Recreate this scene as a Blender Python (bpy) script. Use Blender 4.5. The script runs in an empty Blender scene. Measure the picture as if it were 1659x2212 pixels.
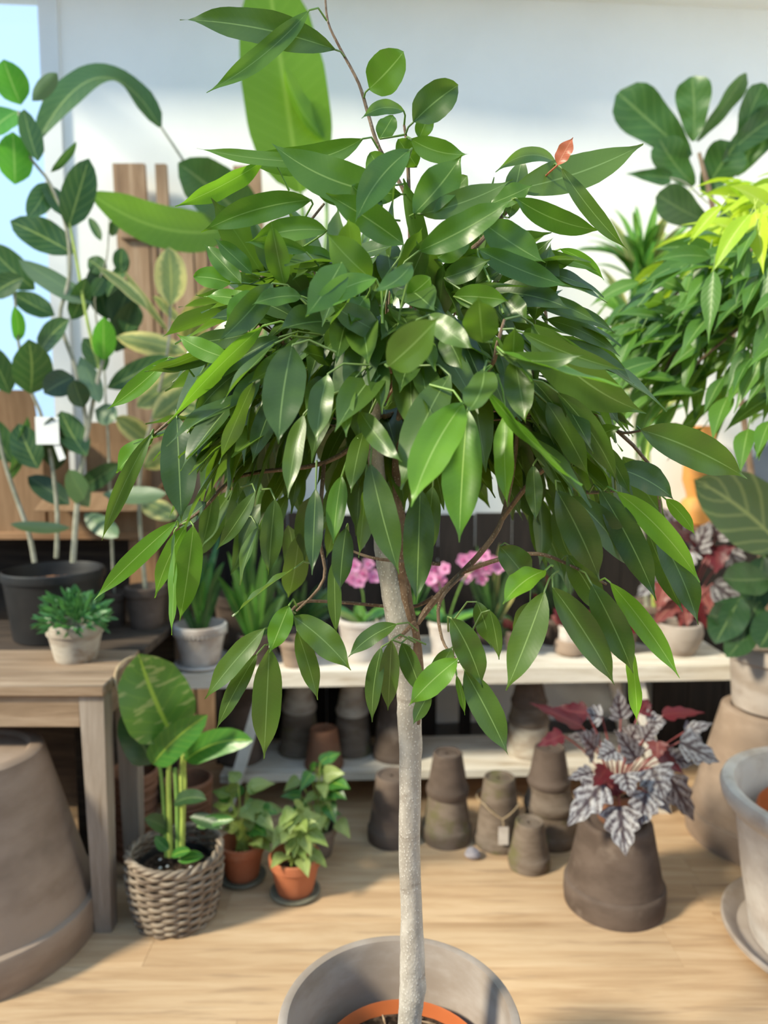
import bpy, bmesh, math, random
from mathutils import Vector, Matrix, noise as mnoise
random.seed(7)
R = math.radians
S = bpy.context.scene
COL = S.collection

# ------------------------------------------------------------------ camera
F, CX, CY, H, PITCH = 1600.0, 829.5, 1106.0, 1.40, R(5.5)
cd = bpy.data.cameras.new('camera'); cam = bpy.data.objects.new('camera', cd); COL.objects.link(cam)
cd.sensor_fit = 'HORIZONTAL'; cd.sensor_width = 36.0; cd.lens = F / 1659.0 * 36.0
cam.location = (0, 0, H); cam.rotation_euler = (math.pi / 2 - PITCH, 0, 0)
cd.clip_start = 0.05; cd.clip_end = 200
cd.dof.use_dof = True; cd.dof.focus_distance = 1.10; cd.dof.aperture_fstop = 3.4
S.camera = cam
# ------------------------------------------------------------------ world, sun, exposure
w = bpy.data.worlds.new('sky'); S.world = w; w.use_nodes = True
bg = w.node_tree.nodes['Background']; bg.inputs[0].default_value = (0.52, 0.73, 1.0, 1); bg.inputs[1].default_value = 1.55
sd = bpy.data.lights.new('sun', 'SUN'); sun = bpy.data.objects.new('sun', sd); COL.objects.link(sun)
sd.energy = 9.0; sd.color = (1.0, 0.85, 0.64); sd.angle = R(8.0)
sun.rotation_euler = Vector((0.72, 0.40, -0.57)).to_track_quat('-Z', 'Y').to_euler()
vs = S.view_settings; vs.view_transform = 'Standard'; vs.look = 'None'; vs.exposure = 0.0; vs.gamma = 1.0
vs.use_curve_mapping = False
S.cycles.max_bounces = 8; S.cycles.transparent_max_bounces = 12; S.cycles.sample_clamp_indirect = 6.0

# ------------------------------------------------------------------ pixel helpers
cs, sn = math.cos(PITCH), math.sin(PITCH)
def ray(px, py):
    a, b = (px - CX) / F, -(py - CY) / F
    return Vector((a, cs + b * sn, -sn + b * cs))
def at(px, py, Y):                       # the point seen at that pixel on the plane y = Y
    d = ray(px, py); return Vector((0, 0, H)) + d * (Y / d.y)
def on(px, py, z):                       # the point seen at that pixel on the level z
    d = ray(px, py); return Vector((0, 0, H)) + d * ((z - H) / d.z)
def mpp(p):                              # metres per pixel at a point
    v = p - Vector((0, 0, H)); return (v.y * cs - v.z * sn) / F

# ------------------------------------------------------------------ materials
def new_mat(name):
    m = bpy.data.materials.new(name); m.use_nodes = True
    nt = m.node_tree; nt.nodes.clear()
    return m, nt
def nd(nt, t, **kw):
    n = nt.nodes.new(t)
    for k, v in kw.items():
        if k.startswith('_'): setattr(n, k[1:], v)
    return n
def lk(nt, a, b): nt.links.new(a, b)
def rgba(c): return (c[0], c[1], c[2], 1)
def mixc(nt, fac, a, b):
    n = nt.nodes.new('ShaderNodeMix'); n.data_type = 'RGBA'
    if isinstance(fac, (int, float)): n.inputs[0].default_value = fac
    else: lk(nt, fac, n.inputs[0])
    for i, c in ((6, a), (7, b)):
        if isinstance(c, tuple): n.inputs[i].default_value = rgba(c)
        else: lk(nt, c, n.inputs[i])
    return n.outputs[2]
def mth(nt, op, a, b=None, c=None):
    n = nt.nodes.new('ShaderNodeMath'); n.operation = op
    for i, v in enumerate((a, b, c)):
        if v is None: continue
        if isinstance(v, (int, float)): n.inputs[i].default_value = v
        else: lk(nt, v, n.inputs[i])
    return n.outputs[0]
def ramp(nt, fac, stops):
    n = nt.nodes.new('ShaderNodeValToRGB'); e = n.color_ramp.elements
    while len(e) < len(stops): e.new(0.5)
    for i, (p, c) in enumerate(stops):
        e[i].position = p; e[i].color = rgba(c) if isinstance(c, tuple) else (c, c, c, 1)
    lk(nt, fac, n.inputs[0]); return n.outputs[0]
def sstep(nt, v, lo, hi):
    n = nt.nodes.new('ShaderNodeMapRange'); n.interpolation_type = 'SMOOTHSTEP'
    n.inputs[1].default_value = lo; n.inputs[2].default_value = hi
    lk(nt, v, n.inputs[0]); return n.outputs[0]
def coords(nt, kind='Object', scale=(1, 1, 1), rnd=False):
    tc = nt.nodes.new('ShaderNodeTexCoord'); mp = nt.nodes.new('ShaderNodeMapping')
    lk(nt, tc.outputs[kind], mp.inputs[0]); mp.inputs[3].default_value = scale
    if rnd:
        oi = nt.nodes.new('ShaderNodeObjectInfo')
        cb = nt.nodes.new('ShaderNodeCombineXYZ')
        k = mth(nt, 'MULTIPLY', oi.outputs['Random'], 37.0)
        for i in range(3): lk(nt, k, cb.inputs[i])
        lk(nt, cb.outputs[0], mp.inputs[1])
    return mp.outputs[0]
def noise(nt, vec, scale, detail=4, rough=0.55, dist=0.0):
    n = nt.nodes.new('ShaderNodeTexNoise'); lk(nt, vec, n.inputs['Vector'])
    n.inputs['Scale'].default_value = scale; n.inputs['Detail'].default_value = detail
    n.inputs['Roughness'].default_value = rough; n.inputs['Distortion'].default_value = dist
    return n.outputs[0]
def bump(nt, h, strength=0.2, dist=0.01):
    n = nt.nodes.new('ShaderNodeBump'); lk(nt, h, n.inputs['Height'])
    n.inputs['Strength'].default_value = strength; n.inputs['Distance'].default_value = dist
    return n.outputs[0]
def finish(nt, col, rough=0.6, spec=0.4, nrm=None, trans=None, tcol=None):
    p = nt.nodes.new('ShaderNodeBsdfPrincipled')
    if isinstance(col, tuple): p.inputs['Base Color'].default_value = rgba(col)
    else: lk(nt, col, p.inputs['Base Color'])
    if isinstance(rough, (int, float)): p.inputs['Roughness'].default_value = rough
    else: lk(nt, rough, p.inputs['Roughness'])
    p.inputs['Specular IOR Level'].default_value = spec
    if nrm is not None: lk(nt, nrm, p.inputs['Normal'])
    o = nt.nodes.new('ShaderNodeOutputMaterial')
    if trans:
        t = nt.nodes.new('ShaderNodeBsdfTranslucent')
        if isinstance(tcol, tuple): t.inputs[0].default_value = rgba(tcol)
        else: lk(nt, tcol, t.inputs[0])
        mx = nt.nodes.new('ShaderNodeMixShader'); mx.inputs[0].default_value = trans
        lk(nt, p.outputs[0], mx.inputs[1]); lk(nt, t.outputs[0], mx.inputs[2]); lk(nt, mx.outputs[0], o.inputs[0])
    else: lk(nt, p.outputs[0], o.inputs[0])

def leaf_mat(name, c1, c2, rib, tr, back=None, rough=0.38, spec=0.5, trans=0.28, veins=11, vein_amt=0.12, vbump=0.05, ribw=0.09, edge=None, blotch=None):
    m, nt = new_mat(name)
    uv = nt.nodes.new('ShaderNodeUVMap'); sp = nt.nodes.new('ShaderNodeSeparateXYZ'); lk(nt, uv.outputs[0], sp.inputs[0])
    a = mth(nt, 'ABSOLUTE', mth(nt, 'MULTIPLY_ADD', sp.outputs[0], 2.0, -1.0))
    oi = nt.nodes.new('ShaderNodeObjectInfo'); ge = nt.nodes.new('ShaderNodeNewGeometry')
    rnd = mth(nt, 'FRACT', mth(nt, 'ADD', oi.outputs['Random'], ge.outputs['Random Per Island']))
    base = mixc(nt, rnd, c1, c2)
    n1 = noise(nt, coords(nt, 'Object', (1, 1, 1)), 28, 3)
    base = mixc(nt, mth(nt, 'MULTIPLY', sstep(nt, n1, 0.45, 0.75), 0.35), base, c2)
    sv = mth(nt, 'SINE', mth(nt, 'MULTIPLY', mth(nt, 'ADD', mth(nt, 'MULTIPLY', sp.outputs[1], float(veins)), mth(nt, 'MULTIPLY', a, -2.0)), 6.2832))
    sv2 = sstep(nt, sv, 0.55, 1.0)
    base = mixc(nt, mth(nt, 'MULTIPLY', sv2, vein_amt), base, rib)
    if blotch:
        bn = noise(nt, coords(nt, 'UV', (2, 9, 1), True), 1.4, 2, 0.5, 0.3)
        base = mixc(nt, sstep(nt, bn, blotch[1], blotch[1] + 0.1), base, blotch[0])
    if edge:
        ed = noise(nt, coords(nt, 'UV', (4, 6, 1), True), 1.5, 2)
        base = mixc(nt, sstep(nt, mth(nt, 'MULTIPLY_ADD', ed, 0.5, a), 0.72, 0.98), base, edge)
    base = mixc(nt, mth(nt, 'SUBTRACT', 1.0, sstep(nt, a, 0.02, ribw)), base, rib)
    if back: base = mixc(nt, mth(nt, 'MULTIPLY', ge.outputs['Backfacing'], 0.75), base, back)
    tc = mixc(nt, 0.55, base, tr)
    finish(nt, base, rough, spec, bump(nt, sv, vbump, 0.0012), trans, tc)
    return m

def simple(name, c1, c2, scale=8, rough=0.7, spec=0.3, stretch=(1, 1, 1), lo=0.35, hi=0.65, bmp=0.15, c3=None, s3=3.0, lo3=0.55, hi3=0.7, kind='Object', bs=None, detail=5):
    m, nt = new_mat(name)
    v = coords(nt, kind, stretch, True)
    n = noise(nt, v, scale, detail, 0.6)
    col = mixc(nt, sstep(nt, n, lo, hi), c1, c2)
    if c3:
        n3 = noise(nt, coords(nt, kind, (1, 1, 1), True), s3, 4, 0.6)
        col = mixc(nt, sstep(nt, n3, lo3, hi3), col, c3)
    hh = n if bs is None else noise(nt, v, bs, 4)
    finish(nt, col, rough, spec, bump(nt, hh, bmp, 0.004) if bmp else None)
    return m

M = {}
M['leaf'] = leaf_mat('ficus_leaf', (0.023, 0.060, 0.013), (0.082, 0.152, 0.019), (0.19, 0.29, 0.09), (0.30, 0.55, 0.02), back=(0.075, 0.150, 0.035), rough=0.38, spec=0.65, trans=0.30, veins=22, vein_amt=0.03, vbump=0.012, ribw=0.055)
M['leaf_new'] = leaf_mat('ficus_leaf_young', (0.070, 0.19, 0.016), (0.13, 0.29, 0.022), (0.30, 0.46, 0.12), (0.45, 0.85, 0.04), rough=0.36, trans=0.36, veins=22, vein_amt=0.03, vbump=0.012, ribw=0.055)
M['leaf_sunlit'] = leaf_mat('ficus_leaf_sunlit', (0.045, 0.125, 0.012), (0.095, 0.200, 0.018), (0.22, 0.34, 0.09), (0.34, 0.62, 0.02), back=(0.085, 0.175, 0.035), rough=0.34, spec=0.6, trans=0.38, veins=22, vein_amt=0.03, vbump=0.012, ribw=0.055)  # upper leaves: sun and backlight put into a brighter colour
M['leaf_red'] = leaf_mat('ficus_leaf_bud', (0.45, 0.10, 0.06), (0.55, 0.16, 0.08), (0.6, 0.25, 0.15), (0.9, 0.3, 0.12), rough=0.4, trans=0.35)
M['leaf2'] = leaf_mat('weeping_leaf', (0.022, 0.080, 0.014), (0.085, 0.20, 0.026), (0.20, 0.32, 0.09), (0.35, 0.65, 0.04), rough=0.40, trans=0.30, vein_amt=0.05)
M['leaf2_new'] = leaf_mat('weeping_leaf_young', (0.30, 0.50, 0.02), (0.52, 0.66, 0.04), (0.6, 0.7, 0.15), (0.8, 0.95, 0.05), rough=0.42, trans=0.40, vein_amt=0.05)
M['rubber'] = leaf_mat('broad_dull_leaf', (0.030, 0.085, 0.028), (0.055, 0.130, 0.035), (0.26, 0.36, 0.10), (0.12, 0.34, 0.05), back=(0.17, 0.25, 0.14), rough=0.42, trans=0.22, veins=6, vein_amt=0.22)
M['rubber_new'] = leaf_mat('broad_young_leaf', (0.06, 0.26, 0.02), (0.10, 0.34, 0.03), (0.30, 0.5, 0.12), (0.20, 0.65, 0.05), rough=0.4, trans=0.35, veins=6)
M['varieg'] = leaf_mat('variegated_leaf', (0.13, 0.20, 0.05), (0.20, 0.27, 0.09), (0.40, 0.42, 0.12), (0.5, 0.55, 0.1), rough=0.42, trans=0.25, edge=(0.62, 0.56, 0.20), veins=7)
M['paddle'] = leaf_mat('paddle_leaf', (0.065, 0.16, 0.012), (0.11, 0.24, 0.015), (0.24, 0.38, 0.06), (0.36, 0.70, 0.02), rough=0.40, trans=0.42, veins=16, vein_amt=0.12)
M['paddle_dark'] = leaf_mat('paddle_leaf_dark', (0.028, 0.085, 0.020), (0.055, 0.135, 0.025), (0.18, 0.26, 0.08), (0.12, 0.3, 0.03), rough=0.42, trans=0.20, veins=18, vein_amt=0.12)
M['spathe'] = leaf_mat('basket_plant_leaf', (0.030, 0.12, 0.022), (0.055, 0.19, 0.025), (0.30, 0.46, 0.06), (0.18, 0.5, 0.04), rough=0.36, trans=0.2, veins=9, vein_amt=0.1)
M['spathe_v'] = leaf_mat('marbled_leaf', (0.05, 0.14, 0.028), (0.08, 0.2, 0.03), (0.34, 0.5, 0.06), (0.2, 0.5, 0.04), rough=0.38, trans=0.2, veins=7, vein_amt=0.1, blotch=((0.26, 0.33, 0.11), 0.55))
M['pothos'] = leaf_mat('lime_leaf', (0.19, 0.28, 0.06), (0.33, 0.40, 0.13), (0.40, 0.48, 0.20), (0.5, 0.7, 0.14), rough=0.42, trans=0.28, veins=5, vein_amt=0.2)
M['fiddle'] = leaf_mat('fiddle_leaf', (0.022, 0.070, 0.016), (0.045, 0.115, 0.022), (0.12, 0.20, 0.06), (0.15, 0.4, 0.04), rough=0.42, trans=0.18, veins=7, vein_amt=0.25)
M['drac'] = leaf_mat('strap_leaf', (0.07, 0.22, 0.03), (0.14, 0.34, 0.05), (0.35, 0.5, 0.15), (0.4, 0.75, 0.08), rough=0.42, trans=0.3, vein_amt=0.05)
M['dark'] = leaf_mat('dark_leaf', (0.014, 0.045, 0.015), (0.03, 0.075, 0.02), (0.09, 0.14, 0.05), (0.05, 0.15, 0.03), rough=0.42, trans=0.12, veins=7)
M['calathea'] = leaf_mat('striped_leaf', (0.035, 0.095, 0.025), (0.06, 0.13, 0.03), (0.26, 0.34, 0.11), (0.15, 0.3, 0.05), rough=0.4, trans=0.15, veins=5, vein_amt=0.55)
M['small'] = leaf_mat('small_leaf', (0.025, 0.12, 0.035), (0.06, 0.2, 0.05), (0.16, 0.32, 0.12), (0.15, 0.4, 0.08), rough=0.4, trans=0.2, vein_amt=0.0)
M['maroon'] = leaf_mat('maroon_leaf', (0.055, 0.005, 0.010), (0.13, 0.010, 0.018), (0.16, 0.03, 0.03), (0.35, 0.02, 0.03), rough=0.42, trans=0.22, veins=5)
M['pinkred'] = leaf_mat('rose_leaf', (0.16, 0.035, 0.035), (0.26, 0.07, 0.065), (0.45, 0.2, 0.16), (0.6, 0.15, 0.1), rough=0.45, trans=0.25, veins=5)
M['petal'] = leaf_mat('orchid_petal', (0.66, 0.20, 0.46), (0.80, 0.42, 0.64), (0.7, 0.12, 0.4), (0.9, 0.35, 0.65), rough=0.5, trans=0.35, veins=8)
def silver_mat():
    m, nt = new_mat('silver_begonia_leaf')
    uv = nt.nodes.new('ShaderNodeUVMap'); sp = nt.nodes.new('ShaderNodeSeparateXYZ'); lk(nt, uv.outputs[0], sp.inputs[0])
    a = mth(nt, 'ABSOLUTE', mth(nt, 'MULTIPLY_ADD', sp.outputs[0], 2.0, -1.0))
    sv = mth(nt, 'SINE', mth(nt, 'MULTIPLY', mth(nt, 'ADD', mth(nt, 'MULTIPLY', sp.outputs[1], 4.5), mth(nt, 'MULTIPLY', a, -1.6)), 6.2832))
    nz = noise(nt, coords(nt, 'UV', (1.3, 1, 1), True), 13, 5, 0.75, 0.8)
    f = mth(nt, 'MULTIPLY', sstep(nt, mth(nt, 'ADD', mth(nt, 'MULTIPLY', sv, 0.55), mth(nt, 'MULTIPLY', mth(nt, 'SUBTRACT', nz, 0.5), 7.0)), -0.9, 0.9), sstep(nt, a, 0.06, 0.2))
    ge = nt.nodes.new('ShaderNodeNewGeometry')
    col = mixc(nt, f, (0.045, 0.030, 0.038), (0.42, 0.41, 0.43))
    col = mixc(nt, ge.outputs['Backfacing'], col, (0.22, 0.03, 0.05))
    finish(nt, col, 0.42, 0.4, bump(nt, sv, 0.4, 0.002), 0.1, (0.3, 0.1, 0.12))
    return m
M['silver'] = silver_mat()
def petiole_mat(name, c): return simple(name, c, tuple(min(1, x * 1.25) for x in c), 40, 0.5, 0.4, bmp=0)
M['stem_green'] = petiole_mat('green_stem', (0.15, 0.27, 0.06))
M['stem_yel'] = petiole_mat('yellow_green_stem', (0.30, 0.38, 0.08))
M['stem_red'] = petiole_mat('red_stem', (0.24, 0.05, 0.05))
M['stem_grey'] = simple('grey_cane', (0.24, 0.24, 0.18), (0.36, 0.35, 0.28), 25, 0.75)
def bark_mat(name, c1, c2, spot, dark):
    m, nt = new_mat(name)
    v = coords(nt, 'Object', (1, 1, 0.45))
    n = noise(nt, v, 30, 6, 0.65); col = mixc(nt, sstep(nt, n, 0.35, 0.68), c1, c2)
    n2 = noise(nt, coords(nt, 'Object', (1, 1, 1.6)), 14, 5, 0.65); col = mixc(nt, mth(nt, 'MULTIPLY', sstep(nt, n2, 0.56, 0.72), 0.6), col, dark)
    vo = nt.nodes.new('ShaderNodeTexVoronoi'); lk(nt, coords(nt, 'Object', (1, 1, 0.7)), vo.inputs['Vector']); vo.inputs['Scale'].default_value = 230
    col = mixc(nt, mth(nt, 'MULTIPLY', mth(nt, 'SUBTRACT', 1.0, sstep(nt, vo.outputs[0], 0.12, 0.32)), 0.75), col, spot)
    ring = noise(nt, coords(nt, 'Object', (0.15, 0.15, 1.6)), 26, 3, 0.5)
    col = mixc(nt, mth(nt, 'MULTIPLY', sstep(nt, ring, 0.62, 0.70), 0.35), col, dark)
    h = mth(nt, 'ADD', n, mth(nt, 'MULTIPLY', vo.outputs[0], -0.6))
    finish(nt, col, 0.75, 0.25, bump(nt, h, 0.35, 0.003)); return m
M['bark'] = bark_mat('pale_bark', (0.34, 0.30, 0.26), (0.50, 0.455, 0.41), (0.68, 0.64, 0.60), (0.17, 0.13, 0.10))
M['twig'] = bark_mat('brown_twig', (0.14, 0.085, 0.055), (0.24, 0.17, 0.12), (0.36, 0.29, 0.22), (0.07, 0.045, 0.03))
M['bark_dark'] = bark_mat('brown_bark', (0.13, 0.075, 0.045), (0.23, 0.15, 0.10), (0.36, 0.28, 0.20), (0.07, 0.04, 0.025))
M['clay_grey'] = simple('grey_wash_clay', (0.27, 0.215, 0.18), (0.38, 0.325, 0.295), 5, 0.85, 0.2, stretch=(1, 1, 2.2), c3=(0.19, 0.145, 0.12), s3=4, lo3=0.55, hi3=0.75)
M['clay_pale'] = simple('chalky_clay', (0.46, 0.40, 0.37), (0.60, 0.55, 0.52), 7, 0.88, 0.2, stretch=(1, 1, 1.6), c3=(0.38, 0.31, 0.27), s3=6)
M['clay_brown'] = simple('brown_clay', (0.085, 0.060, 0.048), (0.13, 0.095, 0.078), 6, 0.82, 0.22, stretch=(1, 1, 2.0), c3=(0.21, 0.165, 0.14), s3=7, lo3=0.56, hi3=0.75)
M['clay_tan'] = simple('tan_brown_clay', (0.23, 0.165, 0.125), (0.32, 0.24, 0.19), 3.5, 0.85, 0.2, stretch=(1, 1, 2.5), c3=(0.19, 0.14, 0.11), s3=3, lo3=0.5, hi3=0.75)
M['clay_moss'] = simple('mossy_clay', (0.125, 0.092, 0.070), (0.20, 0.155, 0.125), 9, 0.88, 0.2, stretch=(1, 1, 2.5), c3=(0.13, 0.115, 0.055), s3=11, lo3=0.5, hi3=0.72)
M['clay_white'] = simple('limewashed_clay', (0.32, 0.26, 0.21), (0.48, 0.43, 0.37), 9, 0.88, 0.2, stretch=(1, 1, 2.5), c3=(0.28, 0.20, 0.14), s3=8, lo3=0.58, hi3=0.7)
M['terra'] = simple('terracotta', (0.34, 0.10, 0.045), (0.42, 0.14, 0.065), 7, 0.75, 0.3, c3=(0.40, 0.21, 0.14), s3=9, lo3=0.6, hi3=0.8)
M['terra_dull'] = simple('dull_terracotta', (0.19, 0.085, 0.05), (0.26, 0.125, 0.075), 7, 0.8, 0.25, c3=(0.20, 0.11, 0.07), s3=8)
M['plastic'] = simple('orange_plastic', (0.42, 0.105, 0.030), (0.46, 0.125, 0.04), 5, 0.42, 0.45, bmp=0)
M['black'] = simple('black_plastic', (0.010, 0.010, 0.011), (0.017, 0.016, 0.017), 8, 0.5, 0.4, bmp=0)
M['slate_saucer'] = simple('mossy_saucer', (0.12, 0.115, 0.085), (0.20, 0.19, 0.145), 12, 0.85, 0.2)
M['soil'] = simple('soil', (0.020, 0.013, 0.009), (0.085, 0.055, 0.038), 60, 0.95, 0.1, bmp=0.8, lo=0.4, hi=0.62)
M['mulch'] = simple('bark_mulch', (0.16, 0.07, 0.035), (0.30, 0.15, 0.08), 30, 0.9, 0.15, bmp=0.6)
M['chip'] = simple('bark_chip', (0.20, 0.13, 0.08), (0.34, 0.24, 0.16), 40, 0.9, 0.15)
def wood(name, c1, c2, c3, along='x', rough=0.7, sc=6.0, dark=None, spec=0.25):
    st = {'x': (0.8, 9, 9), 'y': (9, 0.8, 9), 'z': (9, 9, 0.8)}[along]
    m, nt = new_mat(name)
    v = coords(nt, 'Object', st, True)
    n = noise(nt, v, sc * 0.5, 7, 0.62, 0.5)
    col = ramp(nt, n, [(0.28, c1), (0.5, c2), (0.72, c3)])
    if dark:
        n2 = noise(nt, coords(nt, 'Object', tuple(x * 0.6 for x in st), True), sc, 4, 0.6)
        col = mixc(nt, sstep(nt, n2, 0.56, 0.72), col, dark)
    oi = nt.nodes.new('ShaderNodeObjectInfo')
    hs = nt.nodes.new('ShaderNodeHueSaturation'); lk(nt, col, hs.inputs['Color'])
    lk(nt, mth(nt, 'MULTIPLY_ADD', oi.outputs['Random'], 0.12, 0.94), hs.inputs['Value'])
    finish(nt, hs.outputs[0], rough, spec, bump(nt, n, 0.12, 0.004)); return m
M['floor'] = wood('oak_floor', (0.38, 0.235, 0.132), (0.51, 0.342, 0.207), (0.60, 0.43, 0.28), 'x', 0.55, 5.0, dark=(0.38, 0.25, 0.155), spec=0.3)
M['wood_weather'] = wood('weathered_wood', (0.16, 0.105, 0.068), (0.26, 0.18, 0.122), (0.37, 0.275, 0.20), 'x', 0.8, 7, dark=(0.22, 0.145, 0.095))
M['wood_weather_z'] = wood('weathered_leg_wood', (0.19, 0.15, 0.12), (0.28, 0.23, 0.195), (0.38, 0.325, 0.285), 'z', 0.8, 7, dark=(0.19, 0.145, 0.11))
M['wood_white'] = wood('whitewashed_wood', (0.46, 0.39, 0.31), (0.66, 0.60, 0.53), (0.78, 0.74, 0.69), 'x', 0.75, 6, dark=(0.42, 0.33, 0.24))
M['paint_white'] = simple('worn_white_paint', (0.62, 0.58, 0.52), (0.74, 0.70, 0.66), 12, 0.7, 0.3)
M['wood_dark'] = wood('dark_wood', (0.030, 0.022, 0.018), (0.060, 0.043, 0.033), (0.10, 0.072, 0.054), 'x', 0.8, 7)
M['wood_dark_z'] = wood('dark_plank', (0.010, 0.008, 0.008), (0.018, 0.014, 0.013), (0.030, 0.023, 0.020), 'z', 0.8, 7)
M['wood_brown'] = wood('brown_plank', (0.20, 0.10, 0.05), (0.30, 0.165, 0.085), (0.38, 0.225, 0.13), 'z', 0.75, 6, dark=(0.14, 0.075, 0.04))
M['wood_brown_x'] = wood('brown_board', (0.20, 0.10, 0.05), (0.30, 0.165, 0.085), (0.38, 0.225, 0.13), 'x', 0.75, 6, dark=(0.14, 0.075, 0.04))
M['wood_slat'] = wood('old_slat', (0.17, 0.10, 0.06), (0.28, 0.18, 0.115), (0.38, 0.27, 0.19), 'z', 0.8, 6, dark=(0.17, 0.105, 0.07))
M['card'] = simple('cardboard', (0.22, 0.13, 0.072), (0.27, 0.165, 0.095), 6, 0.85, 0.15, stretch=(8, 1, 1), bmp=0.05)
M['wicker'] = simple('grey_wicker', (0.14, 0.10, 0.075), (0.34, 0.275, 0.215), 14, 0.75, 0.25, stretch=(1, 1, 6))
M['orange_clay'] = simple('ochre_clay', (0.52, 0.22, 0.05), (0.60, 0.28, 0.08), 5, 0.6, 0.35)
M['slate'] = simple('slate_blue_paint', (0.10, 0.125, 0.17), (0.135, 0.16, 0.21), 4, 0.6, 0.3, bmp=0.03)
M['paper'] = simple('white_paper', (0.82, 0.82, 0.80), (0.86, 0.86, 0.84), 4, 0.7, 0.2, bmp=0)
M['string'] = simple('jute_string', (0.36, 0.26, 0.16), (0.46, 0.35, 0.23), 60, 0.9, 0.1)
M['wall'] = simple('white_plaster', (0.80, 0.795, 0.785), (0.83, 0.825, 0.815), 3, 0.9, 0.15, bmp=0.03, bs=60)
M['skirting'] = simple('grey_skirting', (0.10, 0.10, 0.105), (0.13, 0.13, 0.135), 3, 0.6, 0.3, bmp=0)
M['front_wall'] = simple('dark_green_paint', (0.09, 0.10, 0.085), (0.11, 0.12, 0.10), 3, 0.8, 0.2, bmp=0)  # dark tone chosen to cut light bounced off the unseen walls
M['frame'] = simple('white_frame_paint', (0.66, 0.67, 0.68), (0.70, 0.71, 0.72), 3, 0.5, 0.4, bmp=0)
M['paving'] = simple('pale_paving', (0.42, 0.41, 0.39), (0.50, 0.49, 0.47), 2, 0.9, 0.2)
M['pebble'] = simple('mauve_shard', (0.30, 0.27, 0.30), (0.42, 0.38, 0.42), 20, 0.8, 0.2)
def glass_mat():
    m, nt = new_mat('window_glass')
    t = nt.nodes.new('ShaderNodeBsdfTransparent'); t.inputs[0].default_value = (0.93, 0.97, 0.97, 1)
    g = nt.nodes.new('ShaderNodeBsdfGlossy'); g.inputs['Roughness'].default_value = 0.02
    mx = nt.nodes.new('ShaderNodeMixShader'); mx.inputs[0].default_value = 0.06
    lk(nt, t.outputs[0], mx.inputs[1]); lk(nt, g.outputs[0], mx.inputs[2])
    o = nt.nodes.new('ShaderNodeOutputMaterial'); lk(nt, mx.outputs[0], o.inputs[0]); return m
M['glass'] = glass_mat()

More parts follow.
